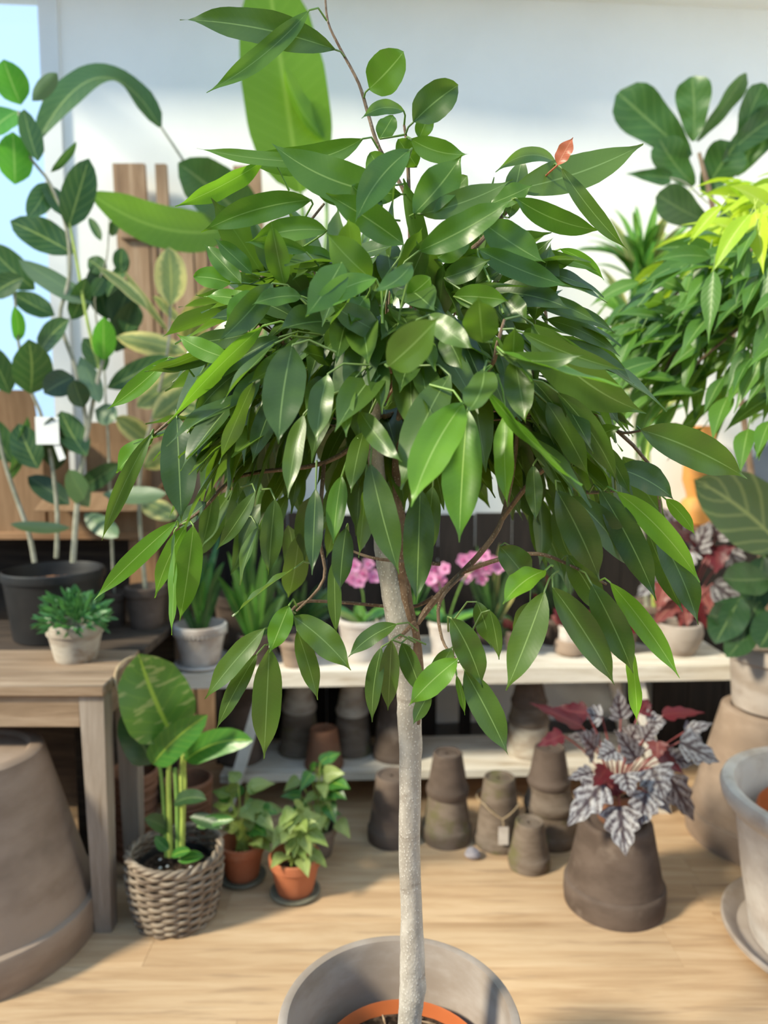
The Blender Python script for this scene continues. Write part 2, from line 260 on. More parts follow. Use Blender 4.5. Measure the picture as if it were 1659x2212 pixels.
# ------------------------------------------------------------------ mesh builder
class MB:
    def __init__(s): s.v, s.f, s.uv = [], [], []
    def add(s, vs, fs, uvs=None):
        o = len(s.v); s.v += [Vector(p) for p in vs]
        s.uv += list(uvs) if uvs else [(0.5, 0.5)] * len(vs)
        s.f += [tuple(i + o for i in f) for f in fs]; return s
    def tube(s, pts, rad, seg=8, cap=True, rough=0.0, uv=None):
        pts = [Vector(p) for p in pts]; n = len(pts)
        rad = [rad] * n if isinstance(rad, (int, float)) else rad
        vs, fs = [], []; up = None
        for i, p in enumerate(pts):
            t = (pts[min(i + 1, n - 1)] - pts[max(i - 1, 0)]).normalized()
            if up is None: up = t.orthogonal().normalized()
            a = (up - t * up.dot(t)).normalized(); b = t.cross(a); up = a
            for k in range(seg):
                th = 2 * math.pi * k / seg
                r = rad[i] * (1 + (rough * mnoise.noise(Vector((math.cos(th) * 1.3, math.sin(th) * 1.3, i * 0.55)) + p * 9) if rough else 0))
                vs.append(p + a * math.cos(th) * r + b * math.sin(th) * r)
        for i in range(n - 1):
            for k in range(seg):
                k2 = (k + 1) % seg
                fs.append((i * seg + k, i * seg + k2, (i + 1) * seg + k2, (i + 1) * seg + k))
        if cap: fs += [tuple(range(seg))[::-1], tuple(range((n - 1) * seg, n * seg))]
        return s.add(vs, fs)
    def lathe(s, prof, c=(0, 0, 0), seg=44, wob=0.0):
        c = Vector(c); vs, fs = [], []; n = len(prof); ph = random.random() * 6
        for (r, z) in prof:
            for k in range(seg):
                th = 2 * math.pi * k / seg; rr = r * (1 + wob * math.sin(2 * th + ph))
                vs.append(c + Vector((rr * math.cos(th), rr * math.sin(th), z)))
        for i in range(n - 1):
            for k in range(seg):
                k2 = (k + 1) % seg
                fs.append((i * seg + k, i * seg + k2, (i + 1) * seg + k2, (i + 1) * seg + k))
        if prof[0][0] > 1e-5: fs.append(tuple(range(seg))[::-1])
        if prof[-1][0] > 1e-5: fs.append(tuple(range((n - 1) * seg, n * seg)))
        return s.add(vs, fs)
    def box(s, lo, hi, bev=0.0, rot=None, piv=None):
        bm = bmesh.new(); lo, hi = Vector(lo), Vector(hi)
        bmesh.ops.create_cube(bm, size=1.0)
        for v in bm.verts: v.co = Vector(((lo[i] + hi[i]) / 2 + v.co[i] * (hi[i] - lo[i])) for i in range(3))
        if bev: bmesh.ops.bevel(bm, geom=bm.edges[:], offset=bev, segments=1, affect='EDGES')
        vs = [v.co.copy() for v in bm.verts]; bm.verts.index_update()
        fs = [tuple(v.index for v in f.verts) for f in bm.faces]; bm.free()
        if rot is not None:
            pv = Vector(piv) if piv is not None else (lo + hi) / 2
            vs = [pv + rot @ (p - pv) for p in vs]
        return s.add(vs, fs)
    def hexa(s, q0, q1):                 # frustum between two quads
        return s.add(list(q0) + list(q1), [(3, 2, 1, 0), (4, 5, 6, 7), (0, 1, 5, 4), (1, 2, 6, 5), (2, 3, 7, 6), (3, 0, 4, 7)])
    def leaf(s, B, T, w, nrm, shape='lance', bend=None, fold=0.18, wave=0.05, waves=3.0, nu=12, nv=2, pet=None, pr=0.0015, curl=0.0, twist=0.0):
        B, T = Vector(B), Vector(T); L = (T - B).length
        C = (B + T) / 2 + (Vector(bend) if bend is not None else Vector((0, 0, 0)))
        prof = SHAPES[shape]; vs, uvs, fs = [], [], []; ph = random.random() * 6.28
        nrm = Vector(nrm)
        for i in range(nu + 1):
            u = i / nu
            if shape in ('lance', 'weep'): u = u ** 0.92
            p = B * (1 - u) ** 2 + C * 2 * u * (1 - u) + T * u * u
            t = ((C - B) * (1 - u) + (T - C) * u).normalized()
            n = (nrm - t * nrm.dot(t))
            n = n.normalized() if n.length > 1e-4 else t.orthogonal().normalized()
            sd = t.cross(n)
            if twist: 
                q = Matrix.Rotation(twist * (u - 0.3), 3, t); n = q @ n; sd = q @ sd
            hw = max(interp(prof, u) * w / 2, 0.0004)
            for j in range(-nv, nv + 1):
                f = j / nv; a = abs(f)
                jag = 1.0
                if shape == 'begonia' and a > 0.9: jag = 0.78 + 0.3 * ((i * 7 + (3 if f > 0 else 0)) % 3) / 2
                off = hw * fold * a + curl * hw * a * a + wave * w * a * math.sin(waves * 6.283 * u + ph + (1.7 if f > 0 else 0))
                vs.append(p + sd * (f * hw * jag * math.cos(fold * 0.8)) + n * off); uvs.append((f * 0.5 + 0.5, u))
        m = 2 * nv + 1
        for i in range(nu):
            for j in range(2 * nv):
                fs.append((i * m + j, i * m + j + 1, (i + 1) * m + j + 1, (i + 1) * m + j))
        s.add(vs, fs, uvs)
        if pet is not None:
            P0 = Vector(pet); t0 = (C - B).normalized(); k = (B - P0).length * 0.45
            pts = [P0, P0 * 0.35 + B * 0.65 - t0 * k * 0.25 + Vector((0, 0, k * 0.15)), B, B + t0 * L * 0.02]
            s.tube(pts, [pr * 1.2, pr, pr, pr * 0.6], 5, False)
        return s
SHAPES = {
    'lance': [(0, .04), (.06, .36), (.15, .70), (.28, .94), (.42, 1), (.58, .97), (.71, .80), (.81, .52), (.875, .27), (.92, .12), (.96, .05), (1, .01)],
    'weep': [(0, .05), (.08, .4), (.2, .8), (.35, 1), (.5, .92), (.7, .55), (.85, .2), (.93, .07), (1, 0)],
    'oval': [(0, .05), (.06, .32), (.18, .75), (.35, .97), (.5, 1), (.68, .92), (.83, .68), (.94, .36), (1, 0)],
    'fiddle': [(0, .1), (.1, .38), (.25, .6), (.45, .80), (.65, .97), (.8, 1), (.91, .78), (.97, .45), (1, .15)],
    'paddle': [(0, .1), (.05, .5), (.14, .85), (.3, 1), (.55, .98), (.78, .8), (.92, .45), (1, .03)],
    'strap': [(0, .55), (.2, .85), (.45, 1), (.7, .8), (.9, .35), (1, 0)],
    'heart': [(0, .55), (.06, .85), (.18, 1), (.4, .86), (.62, .56), (.82, .26), (1, 0)],
    'begonia': [(0, .6), (.08, .95), (.22, 1), (.4, .84), (.55, .70), (.7, .5), (.85, .26), (1, 0)],
    'petal': [(0, .2), (.15, .6), (.4, 1), (.65, 1), (.85, .75), (1, .25)],
}
def interp(prof, u):
    for (a, x), (b, y) in zip(prof, prof[1:]):
        if u <= b: return x + (y - x) * (u - a) / (b - a)
    return prof[-1][1]

def mesh_obj(name, mb, mat, parent=None, smooth=True, org=None):
    o0 = org if org is not None else (parent['_o'] if parent is not None and '_o' in parent.keys() else None)
    off = Vector(o0) if o0 is not None else Vector((0, 0, 0))
    me = bpy.data.meshes.new(name)
    me.from_pydata([tuple(p - off) for p in mb.v], [], mb.f)
    ul = me.uv_layers.new(name='UVMap')
    li = [0] * len(me.loops); me.loops.foreach_get('vertex_index', li)
    ul.data.foreach_set('uv', [c for i in li for c in mb.uv[i]])
    if smooth:
        me.polygons.foreach_set('use_smooth', [True] * len(me.polygons))
        if smooth == 'angle': me.set_sharp_from_angle(angle=R(38))
    me.materials.append(mat)
    o = bpy.data.objects.new(name, me); COL.objects.link(o)
    if parent is not None: o.parent = parent
    elif org is not None: o.location = off
    return o
ROOTS = []
def tag(o, label, cat, group=None):
    o['label'] = label; o['category'] = cat
    if group: o['group'] = group
    return o
def thing(name, label, cat, loc, group=None):
    o = bpy.data.objects.new(name, None); COL.objects.link(o); o.location = loc; o.empty_display_size = 0.05
    o['_o'] = tuple(loc); ROOTS.append(o)
    return tag(o, label, cat, group)
def single(name, mb, mat, label, cat, org, group=None, smooth='angle'):
    return tag(mesh_obj(name, mb, mat, None, smooth, Vector(org)), label, cat, group)
def part(t, name, mb, mat, smooth='angle', under=None):
    o = mesh_obj(name, mb, mat, None, smooth, Vector(t['_o'])); o.location = (0, 0, 0)
    o.parent = under if under is not None else t
    return o
def struct(name, mb, mat, parent=None, smooth=False, org=(0, 0, 0)):
    o = mesh_obj(name, mb, mat, None, smooth, Vector(org))
    if parent is not None:
        o.parent = parent; o.location = Vector(org) - parent.location
    o['kind'] = 'structure'
    if parent is not None: del o['kind']
    return o
def rnd(a, b): return random.uniform(a, b)
def rv(k=1.0): return Vector((rnd(-k, k), rnd(-k, k), rnd(-k, k)))
def toward(p): return (Vector((0, 0, H)) - Vector(p)).normalized()

# ------------------------------------------------------------------ pots
def pot_up(c, h, rt, rb, rim=0.03, rt_out=0.008, th=0.012, depth=0.03, ribs=0, wob=0.0, flute=False):
    """upright pot standing at c; returns MB and soil height"""
    pr = [(0.0, 0.0), (rb * 0.96, 0.0), (rb, 0.004)]
    n = 24 if ribs else 5
    for i in range(1, n + 1):
        u = i / n; r = rb + (rt - rt_out - rb) * u
        if ribs: r += 0.0035 * math.sin(u * ribs * 6.283)
        pr.append((r, 0.004 + (h - rim - 0.004) * u))
    pr += [(rt, h - rim), (rt + 0.001, h - rim * 0.5), (rt, h - 0.004), (rt - 0.004, h), (rt - th + 0.002, h), (rt - th, h - 0.005),
           (rt - th - rt_out * 0.5, h - rim), (rt - th - rt_out - (rt - rb) * depth / h, h - depth - rim), (0.0, h - depth - rim)]
    return MB().lathe(pr, c, 48, wob)
def pot_down(c, h, rr, rb, rim=0.05, out=0.01, th=0.014, foot=0.006, hole=0.012):
    """upside-down pot: rim on the ground at c, base on top"""
    pr = [(hole, h - 0.02), (hole, h - foot), (rb * 0.55, h - foot), (rb * 0.74, h - foot), (rb * 0.8, h - 0.001), (rb * 0.93, h), (rb * 0.985, h - 0.006), (rb, h - 0.016)]
    for i in range(1, 6):
        u = i / 5; pr.append((rb + (rr - out - rb) * u, h - 0.016 + (rim + 0.004 - (h - 0.016)) * u))
    pr += [(rr - 0.003, rim), (rr, rim - 0.006), (rr + 0.001, rim * 0.4), (rr - 0.002, 0.0), (rr - th, 0.0), (rr - th - out * 0.5, rim), (rb - th, h - 0.03), (hole, h - 0.02)]
    return MB().lathe(pr[::-1], c, 48)
def disc(c, r, rough=0.004, dome=0.0):
    c = Vector(c); vs, fs, uv = [c + Vector((0, 0, dome))], [], [(.5, .5)]; K = 28; rings = 7
    for i in range(1, rings + 1):
        for k in range(K):
            th = 6.2832 * k / K; rr = r * i / rings
            vs.append(c + Vector((rr * math.cos(th), rr * math.sin(th), dome * (1 - (i / rings) ** 2) + (rnd(-rough, rough) if i < rings else 0)))); uv.append((.5, .5))
    for k in range(K): fs.append((0, 1 + k, 1 + (k + 1) % K))
    for i in range(rings - 1):
        for k in range(K):
            a = 1 + i * K; b = a + K; k2 = (k + 1) % K
            fs.append((a + k, b + k, b + k2, a + k2))
    return MB().add(vs, fs, uv)
def saucer(name, c, r, h, mat, label, group=None):
    pr = [(0, 0), (r * 0.82, 0), (r * 0.9, 0.003), (r, h * 0.7), (r, h - 0.003), (r - 0.004, h), (r - 0.012, h - 0.002), (r * 0.86, 0.010), (0, 0.009)]
    return single(name, MB().lathe(pr, c, 48), mat, label, 'saucer', c, group)

# ================================================================== THE ROOM
WS = 0.070                                   # the back wall recedes a little to the right
def wy(x, d=0.0): return 3.34 + WS * (x - 0.54) - d
CEIL = 3.268
def slab_x(x0, x1, z0, z1, d0, d1):         # a slab that follows the back wall, from d0 to d1 in front of it
    q = lambda z: [Vector((x0, wy(x0, d1), z)), Vector((x1, wy(x1, d1), z)), Vector((x1, wy(x1, d0), z)), Vector((x0, wy(x0, d0), z))]
    return MB().hexa(q(z0), q(z1))
fl = struct('floor', MB().box((-3.2, -2.4, -0.06), (2.9, 3.65, -0.010)), M['skirting'])
row, y = 0, -2.4
pm = {}
while y < 3.6:
    x = -3.2 - rnd(0, 1.2)
    while x < 2.9:
        L = 1.45; x0, x1 = max(x, -3.2), min(x + L, 2.9)
        if x1 - x0 > 0.06:
            hl, c = (x1 - x0) / 2, (x0 + x1) / 2
            o = struct('plank', MB().box((c - hl + 0.0003, y + 0.0003, -0.010), (c + hl - 0.0003, y + 0.1847, 0.0), 0.0004), M['floor'], fl, False, (c, y + 0.09, 0))
        x += L
    y += 0.185
XW = at(140, 400, 3.2).x                     # left end of the wall, where the window begins
struct('wall_back', slab_x(XW, 2.75, 0.0, CEIL + 0.1, 0, -0.12), M['wall'])
wl = struct('wall_window', slab_x(-3.1, XW, 0.0, 0.86, 0, -0.12), M['wall'])
struct('ceiling', slab_x(-3.1, 2.75, CEIL, CEIL + 0.08, 0, 0.30), M['wall'])
struct('wall_right', MB().box((2.62, 0.2, 0.0), (2.75, 3.52, CEIL)), M['wall'])
struct('baseboard_back', slab_x(XW, 2.62, 0.0, 0.10, 0.0, 0.018), M['skirting'])
win = struct('window_1', slab_x(-3.1, XW, 0.86, 0.90, 0.03, -0.1), M['frame'])
for a, b in ((XW - 0.075, XW), (-2.30, -2.24)):
    struct('window_frame', slab_x(a, b, 0.90, CEIL, 0.02, -0.08), M['frame'], win)
struct('window_frame', slab_x(-3.1, XW, CEIL - 0.06, CEIL, 0.018, -0.08), M['frame'], win)
struct('window_pane', slab_x(-2.24, XW - 0.075, 0.90, CEIL - 0.06, -0.02, -0.026), M['glass'], win)
struct('window_pane', slab_x(-3.1, -2.30, 0.90, CEIL - 0.06, -0.02, -0.026), M['glass'], win)
struct('light_block_wall', MB().box((-3.2, -2.45, 0.0), (2.75, -2.35, 2.05)), M['front_wall'])  # unseen wall added to block low light from behind the camera
w3 = struct('added_window_3', MB().box((-3.2, -2.45, 2.05), (2.75, -2.35, 2.10)), M['frame'])  # unseen high window added to bring sky light onto the back wall
for xx in (-3.1, -1.2, 0.7, 2.6): struct('window_frame', MB().box((xx - .035, -2.43, 2.10), (xx + .035, -2.37, CEIL)), M['frame'], w3)
for x0 in (-3.065, -1.165, 0.735): struct('window_pane', MB().box((x0, -2.402, 2.10), (x0 + 1.83, -2.398, CEIL)), M['glass'], w3)
struct('wall_left', MB().box((-3.22, -2.35, 0.0), (-3.12, 3.0, 0.86)), M['front_wall'])  # unseen low wall, kept solid and dark to cut low fill light
w2 = struct('window_2', MB().box((-3.22, -2.35, 0.86), (-3.12, 3.0, 0.90)), M['frame'])
for yy in (-2.3, -1.0, 0.3, 1.6, 2.95): struct('window_frame', MB().box((-3.2, yy - .018, 0.90), (-3.14, yy + .018, CEIL)), M['frame'], w2)
struct('window_frame', MB().box((-3.2, -2.35, CEIL - .07), (-3.14, 3.0, CEIL)), M['frame'], w2)
for y0 in (-2.265, -0.965, 0.335, 1.635): struct('window_pane', MB().box((-3.172, y0, 0.90), (-3.168, y0 + 1.23, CEIL - .07)), M['glass'], w2)
sk = struct('added_roof_trim', MB().box((-3.2, 2.92, CEIL + .04), (2.75, 2.95, CEIL + .08)), M['frame'])  # unseen glazed roof added to light the room from above
for xx in (-3.1, -1.9, -0.7, 0.5, 1.7, 2.65): struct('added_rafter', MB().box((xx - .012, -2.4, CEIL + .04), (xx + .012, 2.91, CEIL + .075)), M['frame'], sk)
for x0 in (-3.07, -1.87, -0.67, 0.53, 1.73): struct('added_roof_pane', MB().box((x0, -2.4, CEIL + .06), (x0 + 1.14 if x0 < 1.7 else 2.62, 2.91, CEIL + .066)), M['glass'], sk)
struct('ground', MB().box((-30, -20, -0.3), (30, 30, -0.065)), M['paving'])

# ================================================================== LEFT: weathered table
TZ = 0.735
tr = on(243, 1478, TZ)
t = thing('wooden_table', 'weathered grey-brown wooden table over a big upturned pot', 'table', (-1.35, 2.2, 0))
xr = -0.765
edges = [1.965, 2.085, 2.20, 2.315]
for k in range(3):
    part(t, 'top_board', MB().box((-2.0, edges[k] + 0.001, TZ - 0.032), (xr - 0.008 * k, edges[k + 1] - 0.001, TZ), 0.004), M['wood_weather'])
part(t, 'apron', MB().box((-1.95, 1.985, TZ - 0.125), (xr - 0.076, 2.005, TZ - 0.032), 0.002), M['wood_weather'])
part(t, 'apron', MB().box((xr - 0.045, 2.03, TZ - 0.125), (xr - 0.025, 2.26, TZ - 0.032), 0.002), M['wood_weather'])
for (lx, ly) in ((xr - 0.042, 2.015), (xr - 0.042, 2.27), (-1.92, 2.015), (-1.92, 2.27)):
    h0, h1 = 0.034, 0.024
    q = lambda s, z, dx=0: [Vector((lx + dx - s, ly - s, z)), Vector((lx + dx + s, ly - s, z)), Vector((lx + dx + s, ly + s, z)), Vector((lx + dx - s, ly + s, z))]
    part(t, 'leg', MB().hexa(q(h1, 0.0, 0.004), q(h0, TZ - 0.032)), M['wood_weather_z'], False)
# big upturned pot under it
c = Vector((on(-28, 1985, 0).x, 1.97, 0))
c.x = -1.144; c.y = 1.985
single('upturned_planter', pot_down(c, 0.545, 0.315, 0.185, rim=0.105, out=0.018, th=0.025, foot=0.012, hole=0.02), M['clay_tan'], 'very large upturned tan clay planter under the weathered table', 'pot', c)
# hoop hung on the table corner
hp = [Vector((xr + 0.012 + 0.012 * math.sin(a * 2), 2.125 + 0.09 * math.cos(a), TZ - 0.035 + 0.062 * math.sin(a))) for a in [6.2832 * i / 26 for i in range(27)]]
single('wicker_hoop', MB().tube(hp, 0.0045, 6, False), M['string'], 'thin tan cane hoop hanging at the table corner', 'hoop', hp[0])
# dark bench behind
t = thing('dark_bench', 'near-black wooden bench behind the weathered table carrying the black pot', 'bench', (-1.3, 2.5, 0))
for k in range(3):
    part(t, 'top_board', MB().box((-2.1, 2.335 + 0.13 * k, 0.70), (-0.775, 2.463 + 0.13 * k, 0.73), 0.003), M['wood_dark'])
for (lx, ly) in ((-0.98, 2.36), (-0.98, 2.68), (-2.05, 2.36), (-2.05, 2.68)):
    part(t, 'leg', MB().box((lx - 0.03, ly - 0.025, 0), (lx + 0.03, ly + 0.025, 0.70), 0.002), M['wood_dark'])
part(t, 'side_panel', MB().box((-0.988, 2.386, 0.02), (-0.972, 2.654, 0.70), 0.002), M['wood_dark'])  # added dark sheet that keeps the space under the bench dark
part(t, 'added_dark_panel', MB().box((-2.05, 2.707, 0.02), (-0.785, 2.722, 0.70), 0.002), M['wood_dark'])  # added dark sheet standing in for shade under the bench
part(t, 'rail', MB().box((-2.02, 2.35, 0.60), (-1.01, 2.37, 0.70), 0.002), M['wood_dark'])
# raised wooden ledge at the back left
t = thing('back_ledge', 'brown plank ledge carrying cardboard boxes by the window', 'shelf', (-1.4, 2.95, 0))
bx1 = at(348, 1070, 2.80).x
for k in range(2):
    part(t, 'top_board', MB().box((-2.5, 2.79 + 0.15 * k, 1.025), (bx1, 2.939 + 0.15 * k, 1.052), 0.003), M['wood_brown_x'])
part(t, 'added_dark_panel', MB().box((-2.5, 3.072, 0.02), (bx1 - .14, 3.086, 1.025), 0.002), M['wood_dark'])  # added dark sheet standing in for shade under the ledge
for lx in (bx1 - 0.105, bx1 - 0.05, -1.6, -2.4):
    part(t, 'leg', MB().box((lx - 0.024, 2.80, 0), (lx + 0.024, 2.84, 1.025), 0.003), M['wood_brown'])
# cardboard boxes
def carton(name, x0, x1, y0, y1, z0, h, label, flap=0.5, rz=0.0):
    cc = Vector(((x0 + x1) / 2, (y0 + y1) / 2, z0)); t = thing(name, label, 'box', cc, 'cardboard boxes on the ledge')
    rot = Matrix.Rotation(rz, 3, 'Z'); e = 0.004
    def pl(nm, lo, hi): part(t, nm, MB().box(lo, hi, 0, rot, cc), M['card'], False)
    pl('side_panel', (x0, y0, z0), (x1, y0 + e, z0 + h)); pl('side_panel', (x0, y1 - e, z0), (x1, y1, z0 + h))
    pl('side_panel', (x0, y0 + e, z0), (x0 + e, y1 - e, z0 + h)); pl('side_panel', (x1 - e, y0 + e, z0), (x1, y1 - e, z0 + h))
    pl('base_panel', (x0 + e, y0 + e, z0), (x1 - e, y1 - e, z0 + e))
    fr = Matrix.Rotation(R(-62) * flap, 3, 'X')
    def fl_(lo, hi, piv, fr): part(t, 'flap', MB().box(lo, hi, 0, fr, piv), M['card'], False)
    fl_((x0 + e, y0, z0 + h), (x1 - e, y0 + e, z0 + h + (x1 - x0) * 0.34), (0, y0, z0 + h), Matrix.Rotation(R(115) * flap, 3, 'X'))
    fl_((x1 - e, y0 + e, z0 + h), (x1, y1 - e, z0 + h + 0.09), (x1, 0, z0 + h), Matrix.Rotation(R(40), 3, 'Y'))
    return t
carton('cardboard_box', at(95, 900, 2.8).x, at(330, 900, 2.8).x, 2.80, 3.00, 1.052, 0.15, 'wide open cardboard box with a hanging flap on the plank ledge', 1.0)
carton('cardboard_box', -2.0, at(88, 900, 2.82).x, 2.82, 3.06, 1.052, 0.30, 'taller cardboard box at the window end of the plank ledge', 0.1)
carton('cardboard_box', at(168, 900, 2.95).x, at(300, 900, 2.95).x, 3.01, 3.08, 1.052, 0.34, 'flat upright cardboard box standing behind the open one', 0.05)

# old slatted panel
PY = 3.12
t = thing('slatted_panel', 'tall old wooden slat panel leaning at the white wall', 'panel', at(415, 1300, PY) * 1.0)
t['_o'] = tuple(t.location)
def xs(px, py=600): return at(px, py, PY).x
zt = lambda py: at(415, py, PY).z
PY = 3.16
slats = [(258, 326, 355), (332, 344, 470), (348, 372, 356), (378, 422, 478), (426, 452, 480), (458, 508, 470), (514, 572, 360)]
for i, (a, b, top) in enumerate(slats):
    z1 = zt(top); dx = 0.03
    q = lambda z, sx: [Vector((xs(a) + sx, PY - 0.012, z)), Vector((xs(b) + sx, PY - 0.012, z)), Vector((xs(b) + sx, PY + 0.012, z)), Vector((xs(a) + sx, PY + 0.012, z))]
    part(t, 'slat', MB().hexa(q(0.0, 0.06), q(z1, -0.01)), M['wood_slat'], False)
for (ya, yb) in ((495, 520), (760, 790), (1150, 1190)):
    part(t, 'crossbar', MB().box((xs(262) + 0.012, PY - 0.034, zt(yb)), (xs(566) + 0.012, PY - 0.012, zt(ya)), 0.003), M['wood_slat'], False)

# ================================================================== WHITE BENCH SHELF
SZ = 0.575
sy0 = 2.60
t = thing('white_shelf', 'worn whitewashed two-tier wooden shelf along the wall', 'shelf', (0.25, 2.85, 0))
xl, xrr = on(385, 1455, SZ).x, at(1604, 1460, 2.66).x
def sl(x): return 0.05 * x
def board(x0, x1, d0, d1, z0, z1):
    q = lambda z: [Vector((x0, sy0 + sl(x0) + d0, z)), Vector((x1, sy0 + sl(x1) + d0, z)), Vector((x1, sy0 + sl(x1) + d1, z)), Vector((x0, sy0 + sl(x0) + d1, z))]
    m = MB().hexa(q(z0), q(z1)); return m
part(t, 'top_board', board(xl, xrr, 0.0, 0.235, SZ - 0.055, SZ), M['wood_white'], False)
part(t, 'top_board', board(xl, xrr, 0.238, 0.47, SZ - 0.055, SZ), M['wood_white'], False)
LZ = 0.155
part(t, 'lower_board', board(xl + 0.12, xrr - 0.30, 0.09, 0.25, LZ - 0.03, LZ), M['wood_white'], False)
part(t, 'lower_board', board(xl + 0.12, xrr - 0.30, 0.253, 0.42, LZ - 0.03, LZ), M['wood_white'], False)
for (x0, x1) in ((xl + 0.30, xl + 0.14), (xrr - 0.38, xrr - 0.26)):
    for d in (0.035, 0.40):
        s = 0.022; yy = sy0 + sl(x0) + d
        q = lambda x, z: [Vector((x - s, yy - 0.012, z)), Vector((x + s, yy - 0.012, z)), Vector((x + s, yy + 0.03, z)), Vector((x - s, yy + 0.03, z))]
        part(t, 'leg', MB().hexa(q(x1, 0.0), q(x0, SZ - 0.055)), M['paint_white'], False)

t = thing('added_dark_board', 'dark plank board added as a backdrop behind the shelf plants', 'board', (0.3, 3.2, 0))  # added to darken the background behind the shelf
bx, bw = -0.72, 0.158
for k in range(16):
    x0, x1 = bx + bw * k + .002, bx + bw * (k + 1) - .002; yb = sy0 + .492
    zb = .57 if 5 < k < 12 else .02
    q = lambda z: [Vector((x0, yb + sl(x0), z)), Vector((x1, yb + sl(x1), z)), Vector((x1, yb + sl(x1) + .016, z)), Vector((x0, yb + sl(x0) + .016, z))]
    part(t, 'plank', MB().hexa(q(zb), q((1.09 if k < 12 else .975) + .006 * ((k * 7) % 3))), M['wood_dark_z'], False)
for z in (.64, .90): part(t, 'batten', board(bx, bx + bw * 16, .517, .535, z, z + .05), M['wood_dark'], False)
for x in (bx + 1.05, bx + 1.8): part(t, 'leg', board(x, x + .05, .517, .55, 0, .64), M['wood_dark_z'], False)

# ================================================================== UPTURNED POTS
def down(px, pyb, Yc, h, wr, wt, mat, label, z0=0.0, rim=0.03, group=None, foot=0.005):
    p = at(px, pyb, Yc); c = Vector((p.x, Yc, z0))
    k = mpp(c); rr, rb = wr * k / 2, wt * k / 2
    return single('upturned_pot', pot_down(c, h, rr, rb, rim, 0.006, 0.010, foot, 0.009), M[mat], label, 'pot', c, group), c
# floor row in front of the shelf
down(848, 1810, 2.50, 0.235, 108, 74, 'clay_brown', 'upturned brown pot on the floor behind the ficus trunk', rim=0.05)
down(965, 1810, 2.50, 0.165, 106, 84, 'clay_moss', 'wide mossy upturned pot under a tall brown one', rim=0.055)
down(966, 1810, 2.50, 0.15, 92, 64, 'clay_brown', 'tall narrow brown pot upturned on a mossy one', z0=0.165, rim=0.03)
o, c2 = down(1077, 1810, 2.47, 0.24, 104, 68, 'clay_moss', 'tall upturned mossy pot tied with string and a tag', rim=0.035)
down(1187, 1815, 2.50, 0.115, 122, 102, 'clay_moss', 'lowest mossy pot of the stack of three beside the begonia', rim=0.04)
down(1185, 1815, 2.50, 0.085, 110, 88, 'clay_moss', 'middle mossy pot of the stack of three beside the begonia', z0=0.115, rim=0.03)
down(1183, 1815, 2.50, 0.135, 92, 66, 'clay_brown', 'brown pot on top of the stack of three beside the begonia', z0=0.200, rim=0.025)
down(1143, 1850, 2.33, 0.155, 90, 62, 'clay_moss', 'small squat upturned pot alone in front of the pot stacks', rim=0.045)
# tag tied on
tg = thing('price_tag', 'pale paper tag on a string round an upturned pot', 'tag', c2 + Vector((0, -0.09, 0.1)))
k = mpp(c2)
rr = 0.078
arc = [c2 + Vector((rr * math.sin(a), -rr * math.cos(a), 0.168 - 0.042 * (1 - abs(a) / 0.9) if abs(a) < 0.9 else 0.168)) for a in [-2.6 + 5.2 * i / 24 for i in range(25)]]
part(tg, 'string', MB().tube(arc, 0.0022, 5, False), M['string'])
part(tg, 'string', MB().tube([c2 + Vector((0, -rr - 0.002, 0.128)), c2 + Vector((0.002, -rr - 0.008, 0.105))], 0.0018, 5), M['string'])
part(tg, 'paper', MB().box(c2 + Vector((-0.016, -rr - 0.016, 0.045)), c2 + Vector((0.018, -rr - 0.014, 0.107)), 0), M['clay_pale'], False)
# pebble / shard
c = on(1021, 1853, 0); c.z = 0.014
mb = MB().lathe([(0.0, -0.014), (0.018, -0.012), (0.028, 0.0), (0.023, 0.010), (0.0, 0.016)], c, 12)
for p in mb.v: p += Vector((0, 0, 0.004 * math.sin(p.x * 90))) if p.z > 0.012 else Vector((0, 0, 0))
single('clay_shard', mb, M['pebble'], 'small mauve-grey stone lying between the pot stacks', 'stone', c)
# on the lower board
LY = sy0 + 0.24
def low(px, h, wr, wt, mat, label, z0=LZ, dy=0.0):
    return down(px, 1660, LY + dy + sl(at(px, 1660, LY).x), h, wr, wt, mat, label, z0=z0, rim=0.025)
low(1140, 0.125, 96, 84, 'clay_white', 'whitish mossy pot at the bottom of the stack by the begonia shelf end')
low(1140, 0.075, 88, 76, 'clay_moss', 'mossy middle pot of the lower-shelf stack by the begonia', z0=LZ + 0.125)
low(1140, 0.115, 78, 54, 'clay_brown', 'dark brown top pot of the lower-shelf stack by the begonia', z0=LZ + 0.200)
low(520, 0.30, 98, 70, 'clay_brown', 'tall brown pot upturned at the shelf leg on the lower board')
low(648, 0.17, 92, 70, 'clay_moss', 'mossy brown pot carrying a pale-ringed one on the lower board', dy=0.06)
low(648, 0.14, 74, 48, 'clay_white', 'pale-ringed pot upturned on a mossy brown one', z0=LZ + 0.17, dy=0.06)
low(700, 0.15, 84, 60, 'terra_dull', 'reddish brown pot upturned at the lower board edge', dy=-0.085)
low(762, 0.16, 86, 68, 'clay_moss', 'mossy pot under a limewashed one on the lower board', dy=0.045)
low(762, 0.13, 72, 48, 'clay_white', 'limewashed pot upturned on a mossy pot beside the trunk', z0=LZ + 0.16, dy=0.045)
low(857, 0.255, 106, 70, 'clay_brown', 'large single brown pot upturned on the lower board')

